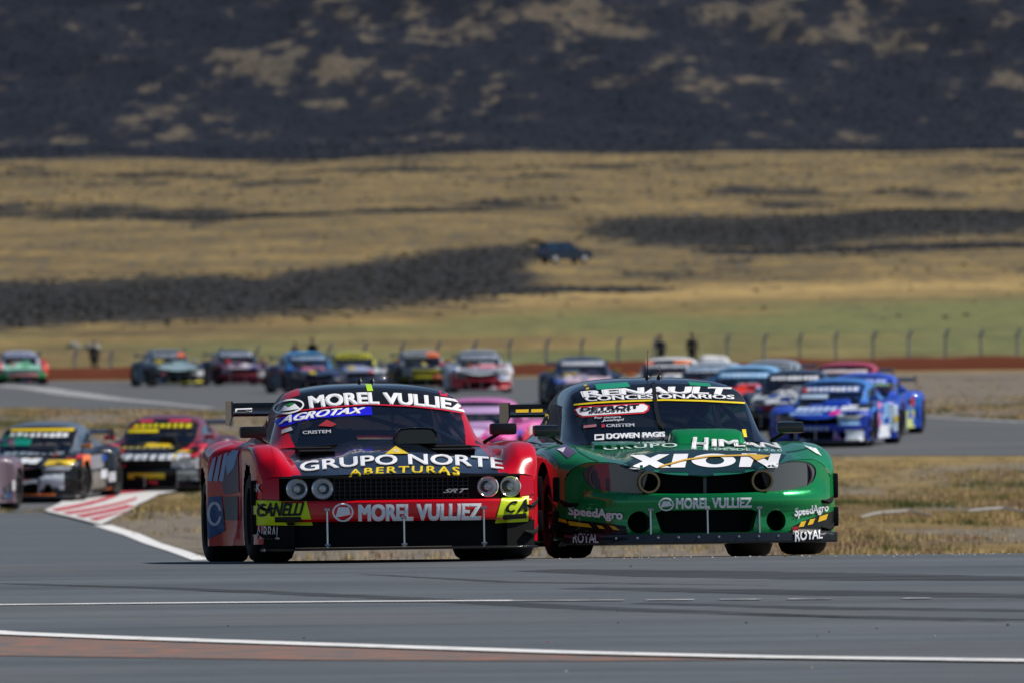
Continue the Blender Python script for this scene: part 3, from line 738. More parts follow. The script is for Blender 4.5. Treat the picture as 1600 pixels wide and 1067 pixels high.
GEO = {}
MESH = {}
def make_car(name, label, group, style, px, d, yaw, liv, skip=(), decals=None, z_extra=0):
    if style not in GEO: GEO[style] = geoms(style)
    a = math.radians(yaw); yf = stations(style)[0][0]
    r = ray(px, 700); df = d + yf; X = r.x / r.y * df + yf * math.sin(a)      # front axle centre
    # resting height and pitch from the ground under both axles
    xr, dr = X - YB * math.sin(a), d + YB * math.cos(a)
    zf, zr = hz(X, d), hz(xr, dr); lift = .012
    pitch = math.atan2(zr - zf, YB)
    root = bpy.data.objects.new(name, None); COL.objects.link(root)
    root.location = (X, d, zf + lift); root.rotation_euler = (pitch, 0, a); root.empty_display_size = .3
    tag(root, label, 'race car', group)
    bpy.context.view_layer.update()
    mw = Matrix.Translation(root.location) @ Matrix.Rotation(a, 4, 'Z') @ Matrix.Rotation(pitch, 4, 'X')
    objs = []; BV, BF = [], []
    for k, (nm, g, key, par, solid) in enumerate(GEO[style]):
        if nm in skip: objs.append(None); continue
        mk = (style, k)
        if mk not in MESH:
            flat = nm in ('rear_wing', 'end_plate', 'gurney_flap', 'wing_strut', 'grille', 'bulkhead', 'floor', 'tail_panel', 'grille_post', 'hood_vent', 'dive_plane')
            me = mesh_of(nm, g[0], g[1], not flat)
            bm = bmesh.new(); bm.from_mesh(me)
            if nm not in ('wheel_well',): bmesh.ops.recalc_face_normals(bm, faces=bm.faces)
            for e in bm.edges:
                if len(e.link_faces) == 2 and e.calc_face_angle(0) > math.radians(38): e.smooth = False
            bm.to_mesh(me); bm.free()
            MESH[mk] = me
        mat = liv.get(nm) or liv.get(key) or M.get(key) or liv['body']
        me = MESH[mk]
        o = bpy.data.objects.new(nm, me); COL.objects.link(o)
        if len(me.materials) == 0: me.materials.append(mat)
        o.material_slots[0].link = 'OBJECT'; o.material_slots[0].material = mat
        o.parent = objs[par] if par is not None and objs[par] else root
        objs.append(o)
        if solid:
            off = len(BV); BV += [mw @ Vector(v) for v in g[0]]; BF += [tuple(i + off for i in f) for f in g[1]]
    bvh = BVHTree.FromPolygons(BV, BF)
    car = dict(root=root, mw=mw, inv=mw.inverted(), bvh=bvh, objs={}, d=d)
    for o, gdef in zip(objs, GEO[style]):
        if o: car['objs'].setdefault(gdef[0], []).append(o)
    return car

# --- livery: stickers and lettering, laid onto the body surface
TXT = {}
def text_shape(s, bold=.02, shear=0.0, space=1.0):
    key = (s, bold, shear, space)
    if key in TXT: return TXT[key]
    cu = bpy.data.curves.new('t', 'FONT'); cu.body = s; cu.offset = bold; cu.shear = shear; cu.space_character = space; cu.resolution_u = 3
    o = bpy.data.objects.new('t', cu); COL.objects.link(o)
    dg = bpy.context.evaluated_depsgraph_get(); me = bpy.data.meshes.new_from_object(o.evaluated_get(dg))
    V = np.array([v.co[:2] for v in me.vertices]); Fc = [tuple(p.vertices) for p in me.polygons]
    bpy.data.objects.remove(o); bpy.data.meshes.remove(me)
    mn, mx = V.min(0), V.max(0); V = (V - mn) / (mx - mn)
    TXT[key] = (V, Fc); return V, Fc

def lay(car, name, V, Fc, mat, off=.003, step=5.0, parent=None, maxgap=.6):
    """V: pixel positions; every point goes where its line of sight meets the car's skin"""
    bm = bmesh.new(); vs = [bm.verts.new((p[0], p[1], 0)) for p in V]
    for f in Fc:
        try: bm.faces.new([vs[i] for i in f])
        except ValueError: pass
    if any(len(f.verts) > 3 for f in bm.faces): bmesh.ops.triangulate(bm, faces=[f for f in bm.faces if len(f.verts) > 3])
    P = np.array(V); lo_, hi = P.min(0), P.max(0)
    for ax in (0, 1):
        n = int((hi[ax] - lo_[ax]) / step)
        for k in range(1, n + 1):
            co = [0, 0, 0]; co[ax] = lo_[ax] + (hi[ax] - lo_[ax]) * k / (n + 1); no = [0, 0, 0]; no[ax] = 1
            bmesh.ops.bisect_plane(bm, geom=bm.verts[:] + bm.edges[:] + bm.faces[:], plane_co=co, plane_no=no)
    dead = []; dep = {}
    for v in bm.verts:
        r = ray(v.co.x, v.co.y); hit, nrm, _, dist = car['bvh'].ray_cast(CP, r)
        if hit is None: dead.append(v); continue
        if nrm.dot(r) > 0: nrm = -nrm
        v.co = car['inv'] @ (hit + nrm * off - r * off * .6); dep[v] = dist
    bad = [f for f in bm.faces if all(v in dep for v in f.verts) and max(dep[v] for v in f.verts) - min(dep[v] for v in f.verts) > maxgap]
    bmesh.ops.delete(bm, geom=bad, context='FACES'); 
    dead = [v for v in dead if v.is_valid]
    bmesh.ops.delete(bm, geom=dead, context='VERTS')
    if not bm.faces: bm.free(); return None
    if name != 'lettering':
        seen, best = set(), []
        for f in bm.faces:
            if f in seen: continue
            st, isl = [f], []; seen.add(f)
            while st:
                g = st.pop(); isl.append(g)
                for v in g.verts:
                    for h in v.link_faces:
                        if h not in seen: seen.add(h); st.append(h)
            if len(isl) > len(best): best = isl
        keep = set(best); bmesh.ops.delete(bm, geom=[f for f in bm.faces if f not in keep], context='FACES')
    rl = car['inv'] @ CP
    bm.normal_update()
    for f in bm.faces:
        if f.normal.dot(rl - f.calc_center_median()) < 0: f.normal_flip()
    me = bpy.data.meshes.new(name); bm.to_mesh(me); bm.free()
    me.polygons.foreach_set('use_smooth', [True] * len(me.polygons))
    return link(name, me, mat, parent or car['root'])

def text(car, s, q, c, bold=.02, shear=0., bow=0., off=.005, name='lettering', space=1.0, step=5.0):
    """q: pixel corners TL, TR, BR, BL; bow: how far the middle rises, in pixels"""
    V, Fc = text_shape(s, 0.0, shear, space); tl, tr, br, bl = [arr(p) for p in q]
    asp = .60 * len(s) * space; mat = c if not isinstance(c, str) else sticker(c); first = None
    bx, by = bold * 1.15 / asp, bold * .9
    ks = ((-1, 0), (1, 0)) if bold < .016 else ((-1, -1), (1, -1), (-1, 1), (1, 1)) if bold < .03 else ((-1, -1), (1, -1), (-1, 1), (1, 1), (0, 0))
    for n_, (kx, ky) in enumerate(ks):
        u = V[:, :1] * (1 - 2 * bx) + bx + kx * bx; v = V[:, 1:] * (1 - 2 * by) + by + ky * by
        P = (bl*(1-u) + br*u)*(1-v) + (tl*(1-u) + tr*u)*v
        P[:, 1] -= bow * 4 * (u*(1-u))[:, 0]
        o = lay(car, name, P, Fc, mat, off + .0008 * n_, step)
        if o is None: continue
        if first is None: first = o
        else:
            bm = bmesh.new(); bm.from_mesh(first.data); bm.from_mesh(o.data); bm.to_mesh(first.data); bm.free()
            me = o.data; bpy.data.objects.remove(o); bpy.data.meshes.remove(me)
    return first
def patch(car, pts, c, off=.003, name='sticker', step=5.0, maxgap=.6):
    return lay(car, name, pts, [tuple(range(len(pts)))], c if not isinstance(c, str) else sticker(c), off, step, None, maxgap)
def band(car, pl, wd, c, off=.004, name='trim_line', step=5.):
    n = len(pl); V = [(x, y - wd/2) for x, y in pl] + [(x, y + wd/2) for x, y in pl]
    return lay(car, name, V, [(i, i+1, n+i+1, n+i) for i in range(n-1)], c if not isinstance(c, str) else sticker(c), off, step)
def ring(car, cx, cy, rx, ry, wd, c, off=.005, name='emblem_ring', n=28, tilt=0.):
    V = []
    for rr in (0, wd):
        for k in range(n):
            a = 2*math.pi*k/n; V.append((cx + (rx-rr)*math.cos(a), cy + (ry-rr)*math.sin(a) + tilt*math.cos(a)*(rx-rr)))
    return lay(car, name, V, [(k, (k+1) % n, n+(k+1) % n, n+k) for k in range(n)], sticker(c), off, 6.)
def blobs(car, q, n, c, seed=0, off=.004, step=4.):
    """sponsor lettering too far off to read: uneven upright strokes"""
    r = random.Random(seed); tl, tr, br, bl = [arr(p) for p in q]; V, Fc = [], []
    for k in range(n):
        u0 = (k + .08 + .1*r.random()) / n; u1 = (k + .72 + .25*r.random()) / n; v0, v1 = .12*r.random(), 1 - .15*r.random()
        o = len(V)
        for u, v in ((u0, v0), (u1, v0), (u1, v1), (u0, v1)):
            V.append((bl*(1-u) + br*u)*(1-v) + (tl*(1-u) + tr*u)*v)
        Fc.append((o, o+1, o+2, o+3))
    return lay(car, 'lettering', np.array(V), Fc, sticker(c), off, step)

# ------------------------------------------------------------------ the two leading cars
RED = paint('c4001e', .0, .22, .45, .05); BLK = paint('0a0d14', 0, .25, .9, .2); MAR = paint('7a1024', 0, .35, .6, .2)
livr = dict(body=RED, hood=BLK, roof=BLK, pillar=paint('b80420', 0, .3, .35, .05), bumper=paint('cc0012', 0, .22, .4, .03), brow=BLK, lower=M['matte'], grille=plain('grille_black', (.014, .014, .016), .5),
            scoop=M['carbon'], mirror=M['black'], cage=M['steel'], bulb=M['steel'])
red = make_car('race_car', 'red and black race car leading on the left, with four round headlights', 'race cars', 'A', 629, 75.45, 7.0, livr)
W_ = 'f4f4f8'
patch(red, [(421,655),(440,649),(465,642.5),(510,637),(577,632.5),(645,635),(690,640),(748,652),(737,640),(722,628),(700,617),(650,609),(577,605),(500,609),(455,617),(436,632)], '070a10', .003, 'visor_band')
band(red, [(421,652),(440,648),(465,642),(510,637),(577,632),(645,635),(690,640),(720,645),(748,651.5)], 1.8, 'd0183a', .006)
ring(red, 451.5, 635.5, 24, 11.5, 2.6, W_, .007, tilt=-.12)
patch(red, [(436,643.5),(446,633),(452,636.5),(461,631),(470,639),(452,641.5)], W_, .007, 'emblem')
patch(red, [(447,632.5),(452,636),(461,630.5),(456,630)], '2f8a3c', .009, 'emblem')
text(red, 'MOREL VULLIEZ', [(481,620),(727,627),(728,645),(484,639)], W_, .045, 0, 9.5, .007)
patch(red, [(428,657),(440,652.5),(465,646),(510,640),(580,635),(582,648),(540,650),(500,653),(470,658),(437,668)], '1a18d8', .004)
text(red, 'AGROTAX', [(440,651),(571,637),(567,646.5),(436,664)], W_, .035, .25, 3, .007)
patch(red, [(433,631),(445,615),(466,606.5),(469,617),(450,623)], 'b01226', .004)
patch(red, [(684,606.5),(706,611),(727,624),(733,633),(712,622),(688,618)], 'd0183a', .004)
patch(red, [(571,600.5),(580,600.5),(583,611),(574,611.5)], 'b6e01a', .006)
patch(red, [(497,665.5),(511,656),(526,663),(518,667)], 'a03038', .006)
text(red, 'CRISTEM', [(473,674),(517,672),(517,677),(473,679)], 'c8ccd4', .02, 0, 0, .006)
patch(red, [(441,672),(455,667),(458,672),(440,678)], 'b8bcc0', .006)
text(red, 'GRUPO NORTE', [(468,723),(786,716.5),(787,733.5),(469,738)], W_, .018, 0, 9.5, .006, space=1.02)
text(red, 'ABERTURAS', [(546,734.5),(718,730.5),(718,742),(545,744)], 'f0d210', .02, 0, 3.5, .006, space=1.25)
patch(red, [(618,697),(602,709.5),(639,709)], 'e8c818', .006)
ring(red, 619.5, 704.5, 4, 2.4, 1.2, 'f4f4e8', .008)
ring(red, 536, 799.5, 16.5, 14, 2.6, W_, .007)
patch(red, [(524,808),(529,791.5),(537,797),(545,792),(548,803)], W_, .007, 'emblem')
text(red, 'MOREL VULLIEZ', [(559.5,787.5),(752,785.5),(751,811),(560,813)], W_, .05, 0, 0, .007)
patch(red, [(397.5,781),(479,782.5),(489,820.5),(398,820)], 'd4e81c', .004)
text(red, 'CANELLI', [(403,786),(476,785),(473,805),(402,807)], '0a0c08', .04, .2, 0, .007)
patch(red, [(430,807),(470,806.5),(472,814),(430,814.5)], '0a0c08', .007)
patch(red, [(784,777),(826,774),(825,814),(773,817)], 'd4e81c', .004)
text(red, 'C', [(792,783),(808,781.5),(806,800),(789,801)], '0a0c08', .03, .25, 0, .007); text(red, 'A', [(809,781.5),(825,780),(823,799),(807,800)], '0a0c08', .03, .25, 0, .007)
patch(red, [(786,804),(822,801),(822,808),(784,811)], '0a0c08', .007)
text(red, 'BAIRBAL', [(396,820),(438,822),(437,842),(396,841)], 'd8c8cc', .012, 0, 0, .006)
text(red, 'B', [(395,754),(401,754.5),(401,768),(395,768)], 'd8d8e0', .02, 0, 0, .006); text(red, 'K', [(402,754.5),(408,755),(408,768),(402,768)], 'd8d8e0', .02, 0, 0, .006)
text(red, 'SRT', [(693,763),(729,762.5),(726,769),(690,769.5)], 'b8bcc2', .02, .3, 0, .036, 'lettering')
# flank
patch(red, [(322,776),(347,774),(352,828),(326,842)], '1e4f86', .004)
ring(red, 336, 802, 11.5, 19, 4.5, 'c6ccd6', .007)
patch(red, [(337,798),(350,797),(350,806),(337,806)], '1e4f86', .009)
for a in (0, 9, 18): patch(red, [(333+a,716-a*.4),(338+a,713-a*.4),(331+a*1.0,752),(324+a,750)], '9fb4d0', .005)
patch(red, [(346,742),(352,716),(372,704),(374,768),(350,772)], '6e5a68', .004, maxgap=2)
patch(red, [(352,716),(364,703),(374,703),(366,730),(356,742)], '8fa8c8', .006, maxgap=2)
patch(red, [(350,776),(372,774),(372,812),(352,812)], '57545a', .004, maxgap=2)
patch(red, [(368,638.5),(394,637.5),(394,643.5),(367,644.5)], W_, .004)
patch(red, [(371,640.5),(394,640),(394,642),(371,642.5)], '0c0e12', .006)

GRN = paint('06904c', .35, .26, .8, .06); DGR = paint('077650', .35, .26, .8, .08); NAV = paint('16263c', .1, .28, .9, .15)
livg = dict(body=GRN, hood=DGR, roof=NAV, pillar=paint('121c2c', .1, .28, .9), fascia=GRN, scoop=GRN, mirror=M['carbon'], cage=M['steel'], vent=DGR,
            steel_dark=plain('dull_steel', (.1, .1, .1), .5, .5), lamp_dark=plain('lamp_bowl', (.10, .06, .055), .2, .6))
grn = make_car('race_car', 'green race car leading on the right, with smoked oval headlight covers', 'race cars', 'B', 1103, 76.6, 8.7, livg)
patch(grn, [(897,632),(930,629.5),(965,627.5),(1040,625),(1100,626),(1168,629.5),(1150,612),(1140,605),(1090,600.5),(1023,599),(950,602),(905,609)], '0c1422', .003, 'visor_band')
band(grn, [(897,632.5),(930,629.5),(965,627.5),(1040,625),(1100,626.5),(1168,630)], 2.6, 'e8cc1c', .006)
text(grn, 'RENAULT', [(907,612.5),(1143,606.5),(1138,618),(911,622)], W_, .045, 0, 4, .007)
text(grn, 'CONCESIONARIOS', [(913,620.5),(1147,618),(1147,624.5),(915,628)], W_, .03, 0, 2.5, .007)
patch(grn, [(897,640),(905,635),(1006,629.5),(1015,634),(1014,641),(1007,646),(910,652),(901,648)], 'c8303a', .004)
patch(grn, [(900,640),(907,637),(1005,631.5),(1012,635),(1011,640),(1005,644),(911,650),(904,647)], 'f0f0f4', .006)
text(grn, 'DETROIT', [(908,637.5),(999,632.5),(999,639),(908,643)], '1c2030', .035, 0, 0, .008)
text(grn, 'INDUSTRY', [(921,643),(987,639.5),(987,643.2),(921,647)], '1c2030', .02, 0, 0, .008)
text(grn, 'Por siempre', [(929,652),(970,650),(970,654.5),(929,656)], 'd8dce4', .02, 0, 0, .006)
text(grn, 'Juampi', [(940,656),(975,654),(975,658.5),(940,660)], 'd8dce4', .02, .2, 0, .006)
text(grn, 'CRISTEM', [(947,663.5),(991,662),(991,667),(947,668)], 'c4c8d4', .03, 0, 0, .006)
patch(grn, [(940,663),(945,663),(945,668),(940,668)], 'b83040', .006)
patch(grn, [(912,665),(932,663),(932,667),(912,669)], 'a87078', .006)
text(grn, 'DOWEN PAGIS', [(947,678),(1039,675),(1039,683),(947,687)], 'eef0f4', .06, 0, 0, .006)
patch(grn, [(929,679),(944,678.5),(944,687.5),(929,688)], 'eef0f4', .006); patch(grn, [(932,681.5),(941,681),(941,684.5),(932,685.5)], '182030', .008)
patch(grn, [(1159,671),(1165,671),(1167,683),(1161,683)], 'e8cc1c', .006)
patch(grn, [(929,600),(980,597),(985,604),(933,609)], '1c9070', .004); patch(grn, [(1075,596),(1108,599),(1112,604),(1078,602)], '1c8a62', .004)
for a in (0, 5): patch(grn, [(912+a*.6,601+a),(917+a*.6,600+a),(918+a*.6,603+a),(913+a*.6,604+a)], 'c8a830', .005)
patch(grn, [(1018,598),(1024,598),(1028,640),(1033,658),(1041,666),(1036,672),(1027,662),(1022,640)], M['black'], .012, 'wiper')
text(grn, 'GRUPO', [(942,697.5),(1058,692.5),(1059,699),(943,704)], 'd8ece4', .012, 0, 1, .006, space=1.1)
text(grn, 'H', [(1083,683),(1107,684),(1106,704),(1080,702)], W_, .03, 0, 0, .006)
text(grn, 'IMAN', [(1112,686),(1214,692.5),(1221,701),(1112,698)], W_, .035, 0, 1, .006)
text(grn, 'DESDE 1960', [(1116,700),(1222,702.5),(1222,706),(1116,703.8)], 'c8dcd4', .01, 0, 0, .006, space=1.3)
patch(grn, [(968,727),(1000,711),(1030,705),(1070,703),(1108,702.5),(1150,703.5),(1190,705.5),(1228,710),(1212,729),(1180,738),(1149,743),(1095,747),(1030,743),(990,736)], '082a30', .003)
def shape(car, V, Fc, c, off=.007): return lay(car, 'lettering', V, Fc, sticker(c), off, 5.)
shape(grn, [(984,711.5),(1006,711.5),(1048,731),(1025,731.5)], [(0, 1, 2, 3)], W_); shape(grn, [(1029,710.5),(1046,710.5),(1003.5,732),(981,732)], [(0, 1, 2, 3)], W_, .008)
shape(grn, [(1053,709.8),(1075.5,709.6),(1070,730.8),(1047.5,731)], [(0, 1, 2, 3)], W_)
_o = [(1115 + 34.5*math.cos(t), 720 + 10.6*math.sin(t)) for t in np.linspace(0, 2*math.pi, 41)[:-1]]; _i = [(1117 + 14.5*math.cos(t), 720 + 6.2*math.sin(t)) for t in np.linspace(0, 2*math.pi, 41)[:-1]]
shape(grn, _o + _i, [(k, (k+1) % 40, 40 + (k+1) % 40, 40 + k) for k in range(40)], W_)
shape(grn, [(1159,709),(1181,709),(1200,720.5),(1204,709.5),(1220.5,709.5),(1214,730),(1199,730),(1178,718),(1173,730),(1154.5,730)], [(0, 1, 7, 8, 9), (1, 2, 6, 7), (2, 3, 4, 5, 6)], W_)
band(grn, [(1030,731),(1068,720.5),(1108,714.5),(1162,713),(1172,713)], 2.2, 'e0b030', .014)
patch(grn, [(1166,710.5),(1206,713.5),(1182,721)], 'e0b030', .014)
ring(grn, 1041, 787, 12, 9.8, 2.2, W_, .007); patch(grn, [(1032,792),(1036,782.5),(1041,786),(1046,782),(1050,789)], W_, .007, 'emblem')
text(grn, 'MOREL VULLIEZ', [(1056,778),(1174,777),(1174,791.5),(1056,793.5)], W_, .04, 0, 0, .007)
patch(grn, [(850,806),(930,815),(978,821),(982,842),(905,858),(850,850)], '0c0f12', .003)
patch(grn, [(1238,822),(1258,812),(1306,796),(1308,842),(1240,846)], '0c0f12', .003)
text(grn, 'SpeedAgro', [(889,789),(974,797),(973,816),(889,808)], W_, .04, 0, 0, .007)
text(grn, 'SpeedAgro', [(1241,792),(1293,785),(1293,802),(1240,811)], W_, .04, 0, 0, .007)
for q in ([(862,806),(884,811),(888,817),(866,812)], [(888,813),(920,818),(926,824),(890,820)], [(933,820),(941,821),(946,826),(937,825)], [(952,820),(961,822),(969,828),(959,827)],
          [(1251,815),(1259,813),(1255,822),(1247,823)], [(1265,811),(1273,809),(1269,818),(1261,820)], [(1280,806),(1293,802),(1290,811),(1277,815)]):
    patch(grn, q, 'e8b81c', .006)
text(grn, 'ROYAL', [(896,831),(935,834),(936,848),(896,848)], 'd8d8dc', .02, 0, 0, .008)
text(grn, 'ROYAL', [(1241,829),(1284,826),(1284,841),(1241,845)], W_, .03, 0, 0, .008)
patch(grn, [(1237,823),(1246,822),(1247,828),(1238,829)], 'b02030', .006)
for a in (0, 7, 14): patch(grn, [(1256+a,696+a*.25),(1261+a,697+a*.25),(1282+a*.1,710+a*.2),(1276+a*.1,709)], 'e8ecec', .006)
patch(grn, [(868,700),(884,694),(900,706),(888,716)], '5a4a6e', .004); patch(grn, [(870,702),(884,699),(880,707)], 'dcdce4', .006)
for car, s in ((grn, 0), (grn, 1)):
    pass
wing = grn['objs']['rear_wing'][0]
patch(grn, [(806,640),(826,639.5),(826,644.5),(806,645)], 'e0b81c', .004); patch(grn, [(830,639.5),(848,639),(848,644),(830,644.5)], 'e0b81c', .004)

for pl in ([(893,693),(905,706),(922,716),(940,722)], [(1228,706),(1246,704),(1262,700)], [(1286,745),(1289,770),(1287,792)], [(918,764),(908,776),(902,790)]):
    band(grn, pl, 1.1, '04120c', .004, 'panel_gap')
for pl in ([(396,780),(440,781)], [(826,773),(835,771)], [(440,745),(430,722),(424,700)]):
    band(red, pl, 1.1, '120406', .004, 'panel_gap')
def mast(car, x, y, z, h, r):
    g = joing(lathe([(.022, 0), (.018, .02), (.008, .03)], (x, y, z), (0, 0, 1), 10), tubeg((x, y, z), (x + .01, y + .03, z + h), r, 6))
    link('antenna', mesh_of('antenna', *g), M['black'], car['root'])
mast(red, -.02, 1.75, 1.34, .05, .006); mast(red, .08, 1.8, 1.34, .05, .006)
mast(grn, -.02, 1.5, 1.365, .22, .003); mast(grn, .07, 1.5, 1.365, .10, .003)

# ------------------------------------------------------------------ drivers of the leading cars
def skin_body(name, joints, edges, root, mat, sub=2):
    me = bpy.data.meshes.new('tmp'); me.from_pydata([j[0] for j in joints], edges, []); me.update()
    o = bpy.data.objects.new('tmp', me); COL.objects.link(o)
    o.modifiers.new('s', 'SKIN')
    lay_ = me.skin_vertices[0].data
    for i, j in enumerate(joints):
        lay_[i].radius = j[1] if isinstance(j[1], tuple) else (j[1], j[1]); lay_[i].use_root = (i == root)
    ss = o.modifiers.new('d', 'SUBSURF'); ss.levels = sub; ss.render_levels = sub
    dg = bpy.context.evaluated_depsgraph_get(); m2 = bpy.data.meshes.new_from_object(o.evaluated_get(dg)); m2.name = name
    bpy.data.objects.remove(o); bpy.data.meshes.remove(me)
    m2.polygons.foreach_set('use_smooth', [True] * len(m2.polygons))
    m2.materials.clear(); m2.materials.append(mat)
    return m2
suit = plain('race_suit', (.03, .03, .05), .8)
def driver(car, x, helmet, label):
    J = [((0, .12, 0), .13), ((0, .14, .16), .15), ((0, .10, .32), (.16, .11)), ((0, .06, .42), .06), ((0, .04, .50), .07),
         ((-.2, .08, .33), .07), ((-.25, -.10, .17), .05), ((-.13, -.34, .22), .04), ((.2, .08, .33), .07), ((.25, -.10, .17), .05), ((.13, -.34, .22), .04),
         ((-.13, -.2, -.02), .085), ((.13, -.2, -.02), .085)]
    E = [(0, 1), (1, 2), (2, 3), (3, 4), (2, 5), (5, 6), (6, 7), (2, 8), (8, 9), (9, 10), (0, 11), (0, 12)]
    r = bpy.data.objects.new('person', None); COL.objects.link(r); r.matrix_world = car['mw'] @ Matrix.Translation((x, 1.55, .62))
    tag(r, label, 'person', 'drivers of the leading cars')
    link('body', skin_body('body', J, E, 0, suit, 1), suit, r)
    h = link('helmet', mesh_of('helmet', *lathe([(.0, -.13), (.09, -.12), (.125, -.06), (.135, .0), (.125, .06), (.09, .105), (.04, .128), (0, .132)], (0, .03, .55), (0, 0, 1), 20)), sticker(helmet), r)
    link('visor', mesh_of('visor', *prismy([(-.09, .53), (.09, .53), (.085, .585), (-.085, .585)], -.115, -.07)), M['black'], h)
driver(red, -.33, 'c8a888', 'driver in a pale helmet behind the windscreen of the red car')
driver(grn, -.33, '8c98a8', 'driver in a grey helmet behind the windscreen of the green car')

# ------------------------------------------------------------------ the field behind
def proj(car, x, y, z):
    p = CM.transposed() @ (car['mw'] @ Vector((x, y, z)) - CP)
    return (800 - F * p.x / p.z, 533.5 + F * p.y / p.z)
def fy(z):
    return -.95 if z < .62 else (-.88 + (z - .62) * 6.0 if z < .86 else .5 + (z - .86) * 1.9)
def fq(car, x0, x1, z0, z1, sl=0):
    return [proj(car, x0, fy(z1), z1 + sl), proj(car, x1, fy(z1), z1), proj(car, x1, fy(z0), z0), proj(car, x0, fy(z0), z0 + sl)]
def back_car(label, style, px, d, yaw, body, hood, roof, front, visor=None, vtxt=None, marks=(), letters=(), side=(), mirror=None, scoop=None, skip=()):
    P = lambda c: paint(c, 0, .35, .45, .2)
    liv = dict(body=P(body), hood=P(hood), roof=P(roof), pillar=P(roof), bumper=P(front), fascia=P(front), brow=P(hood), lower=M['matte'], grille=M['black'],
               scoop=P(scoop or hood), mirror=P(mirror or body), cage=M['steel'], bulb=M['steel'], vent=M['black'], steel_dark=M['black'], lamp_dark=M['bowl'])
    car = make_car('race_car', label, 'race cars', style, px, d, yaw, liv, ('rivet', 'clevis', 'gurney_flap', 'duct_tube') + tuple(skip))
    st = max(2.0, 5 * 75 / d)
    if visor: patch(car, fq(car, -.60, .60, 1.10, 1.225), visor, .004, 'visor_band', st)
    if vtxt: blobs(car, fq(car, -.54, .54, 1.118, 1.20), 9, vtxt, int(px) % 97, .010, st)
    for k, (x0, x1, z0, z1, c) in enumerate(marks): patch(car, fq(car, x0, x1, z0, z1), c, .006 + .002 * (k % 3), 'sticker', st)
    rr = random.Random(int(px) * 7 + 3); pal = [body, front, hood, 'e8ecf0', 'd8dce4', '14161c', visor or roof, mirror or 'c8303a', 'c8303a', 'd8c018', '2a58b8']
    for k in range(13 if d < 300 else 8):
        xa = rr.uniform(-.95, .75); za = rr.choice([.14, .22, .36, .46, .63, .70, .76, .82]) + rr.uniform(-.01, .02); wd, ht = rr.uniform(.12, .34), rr.uniform(.035, .085)
        patch(car, fq(car, xa, xa + wd, za, za + ht, rr.uniform(-.03, .03)), rr.choice(pal), .016 + .001 * k, 'sticker', st)
    sd = 1 if yaw < 0 else -1
    for k in range(6):
        ya, za = rr.uniform(.5, 2.8), rr.uniform(.15, .7); yb, zb = ya + rr.uniform(.25, .7), za + rr.uniform(.08, .2)
        patch(car, [proj(car, sd*1.0, ya, zb), proj(car, sd*1.0, yb, zb), proj(car, sd*1.0, yb, za), proj(car, sd*1.0, ya, za)], rr.choice(pal), .012 + .001 * k, 'sticker', st, 3.0)
    for x0, x1, z0, z1, n, c in letters: blobs(car, fq(car, x0, x1, z0, z1), n, c, n, .034, st)
    for y0, y1, z0, z1, c in side:
        s = 1 if yaw < 0 else -1
        patch(car, [proj(car, s*1.0, y0, z1), proj(car, s*1.0, y1, z1), proj(car, s*1.0, y1, z0), proj(car, s*1.0, y0, z0)], c, .006, 'sticker', st, 3.0)
    return car
BK = '0b0d12'
back_car('white and red race car cut off by the left edge, light blue mirror', 'B', -142, 173, -9, '6c5c68', '706468', '30506e', '58585c', None, None,
         [(.55, .95, .45, .60, 'c83848')], [], [(.2, .6, .45, .75, 'd85868'), (2.0, 2.6, .2, .4, '3a6aa8')], '2a9ad0')
back_car('black race car with orange trim and yellow roof edge beside the kerb', 'B', 26, 182, -9, BK, BK, '56606e', BK, '14161c', 'e8ecf0',
         [(-.55, .60, 1.226, 1.275, 'e0c01c'), (-.62, -.10, .98, 1.09, '148a78'), (-.62, -.2, 1.10, 1.16, '0f7058'), (.42, .92, .66, .74, 'e8c41c'), (.5, .95, .585, .65, 'c8d0d8'), (-.1, .38, .36, .42, 'c85a1c'), (-.18, .12, .17, .28, 'f0841c'), (-.38, .7, .13, .17, 'c0601c'), (.42, .85, .24, .52, 'a8b0bc'),
          (.35, .52, .80, .86, 'd86838'), (-.6, .5, .585, .615, '5a2a1c'), (-.35, -.02, .50, .56, '8c98a4')],
         [(-.78, .35, .66, .76, 5, 'e0e4ea'), (-.5, .6, .80, .85, 8, '8c98a8')], [(.0, .7, .62, .82, 'e87838'), (.7, 1.9, .55, .80, '8a8c94'), (.7, 2.2, .2, .5, '6c6860'), (2.2, 3.0, .5, .8, '2a3240'), (2.1, 2.6, .15, .3, 'e07028')], 'e89858')
back_car('black and red race car with yellow visor lettering behind the kerb', 'A', 226, 188, -8, '4a2030', '14161e', '6a2438', '0d0f14', '2c1c14', 'd0c41c',
         [(-.9, -.5, .66, .84, 'c02840'), (.55, .95, .64, .84, 'c82a42'), (-.62, -.05, 1.04, 1.10, 'd8c418'), (-.2, .38, .80, .86, 'd8b81c'), (-.30, .38, .25, .36, 'b8a41c'), (.5, 1.0, .44, .62, 'd0d6dc'), (.6, 1.0, .22, .40, 'aab4bc'), (-.45, -.2, 1.225, 1.26, 'd83858'), (.1, .5, 1.225, 1.26, 'd83858'), (-.58, -.42, 1.11, 1.17, 'd06028')],
         [(-.85, .85, .60, .66, 11, 'd8dee6'), (-.7, .4, .75, .78, 9, 'b0a040')], [(.1, .7, .5, .8, 'b02a3c'), (.8, 2.0, .3, .8, '7888a0')], 'd83048')
back_car('pink and lilac race car half hidden between the two leaders', 'B', 712, 196, -10, 'd860a8', 'c8a0d0', 'c86aa8', 'd070b0', None, None,
         [(-.6, .6, 1.10, 1.225, 'c8a8d8'), (.3, .9, .62, .8, 'e0409a'), (-.3, .4, .68, .8, 'd8c8e8')], [], [(.1, .8, .3, .8, '5a48b8'), (.8, 2.2, .3, .85, 'd04898')], 'e060a8')
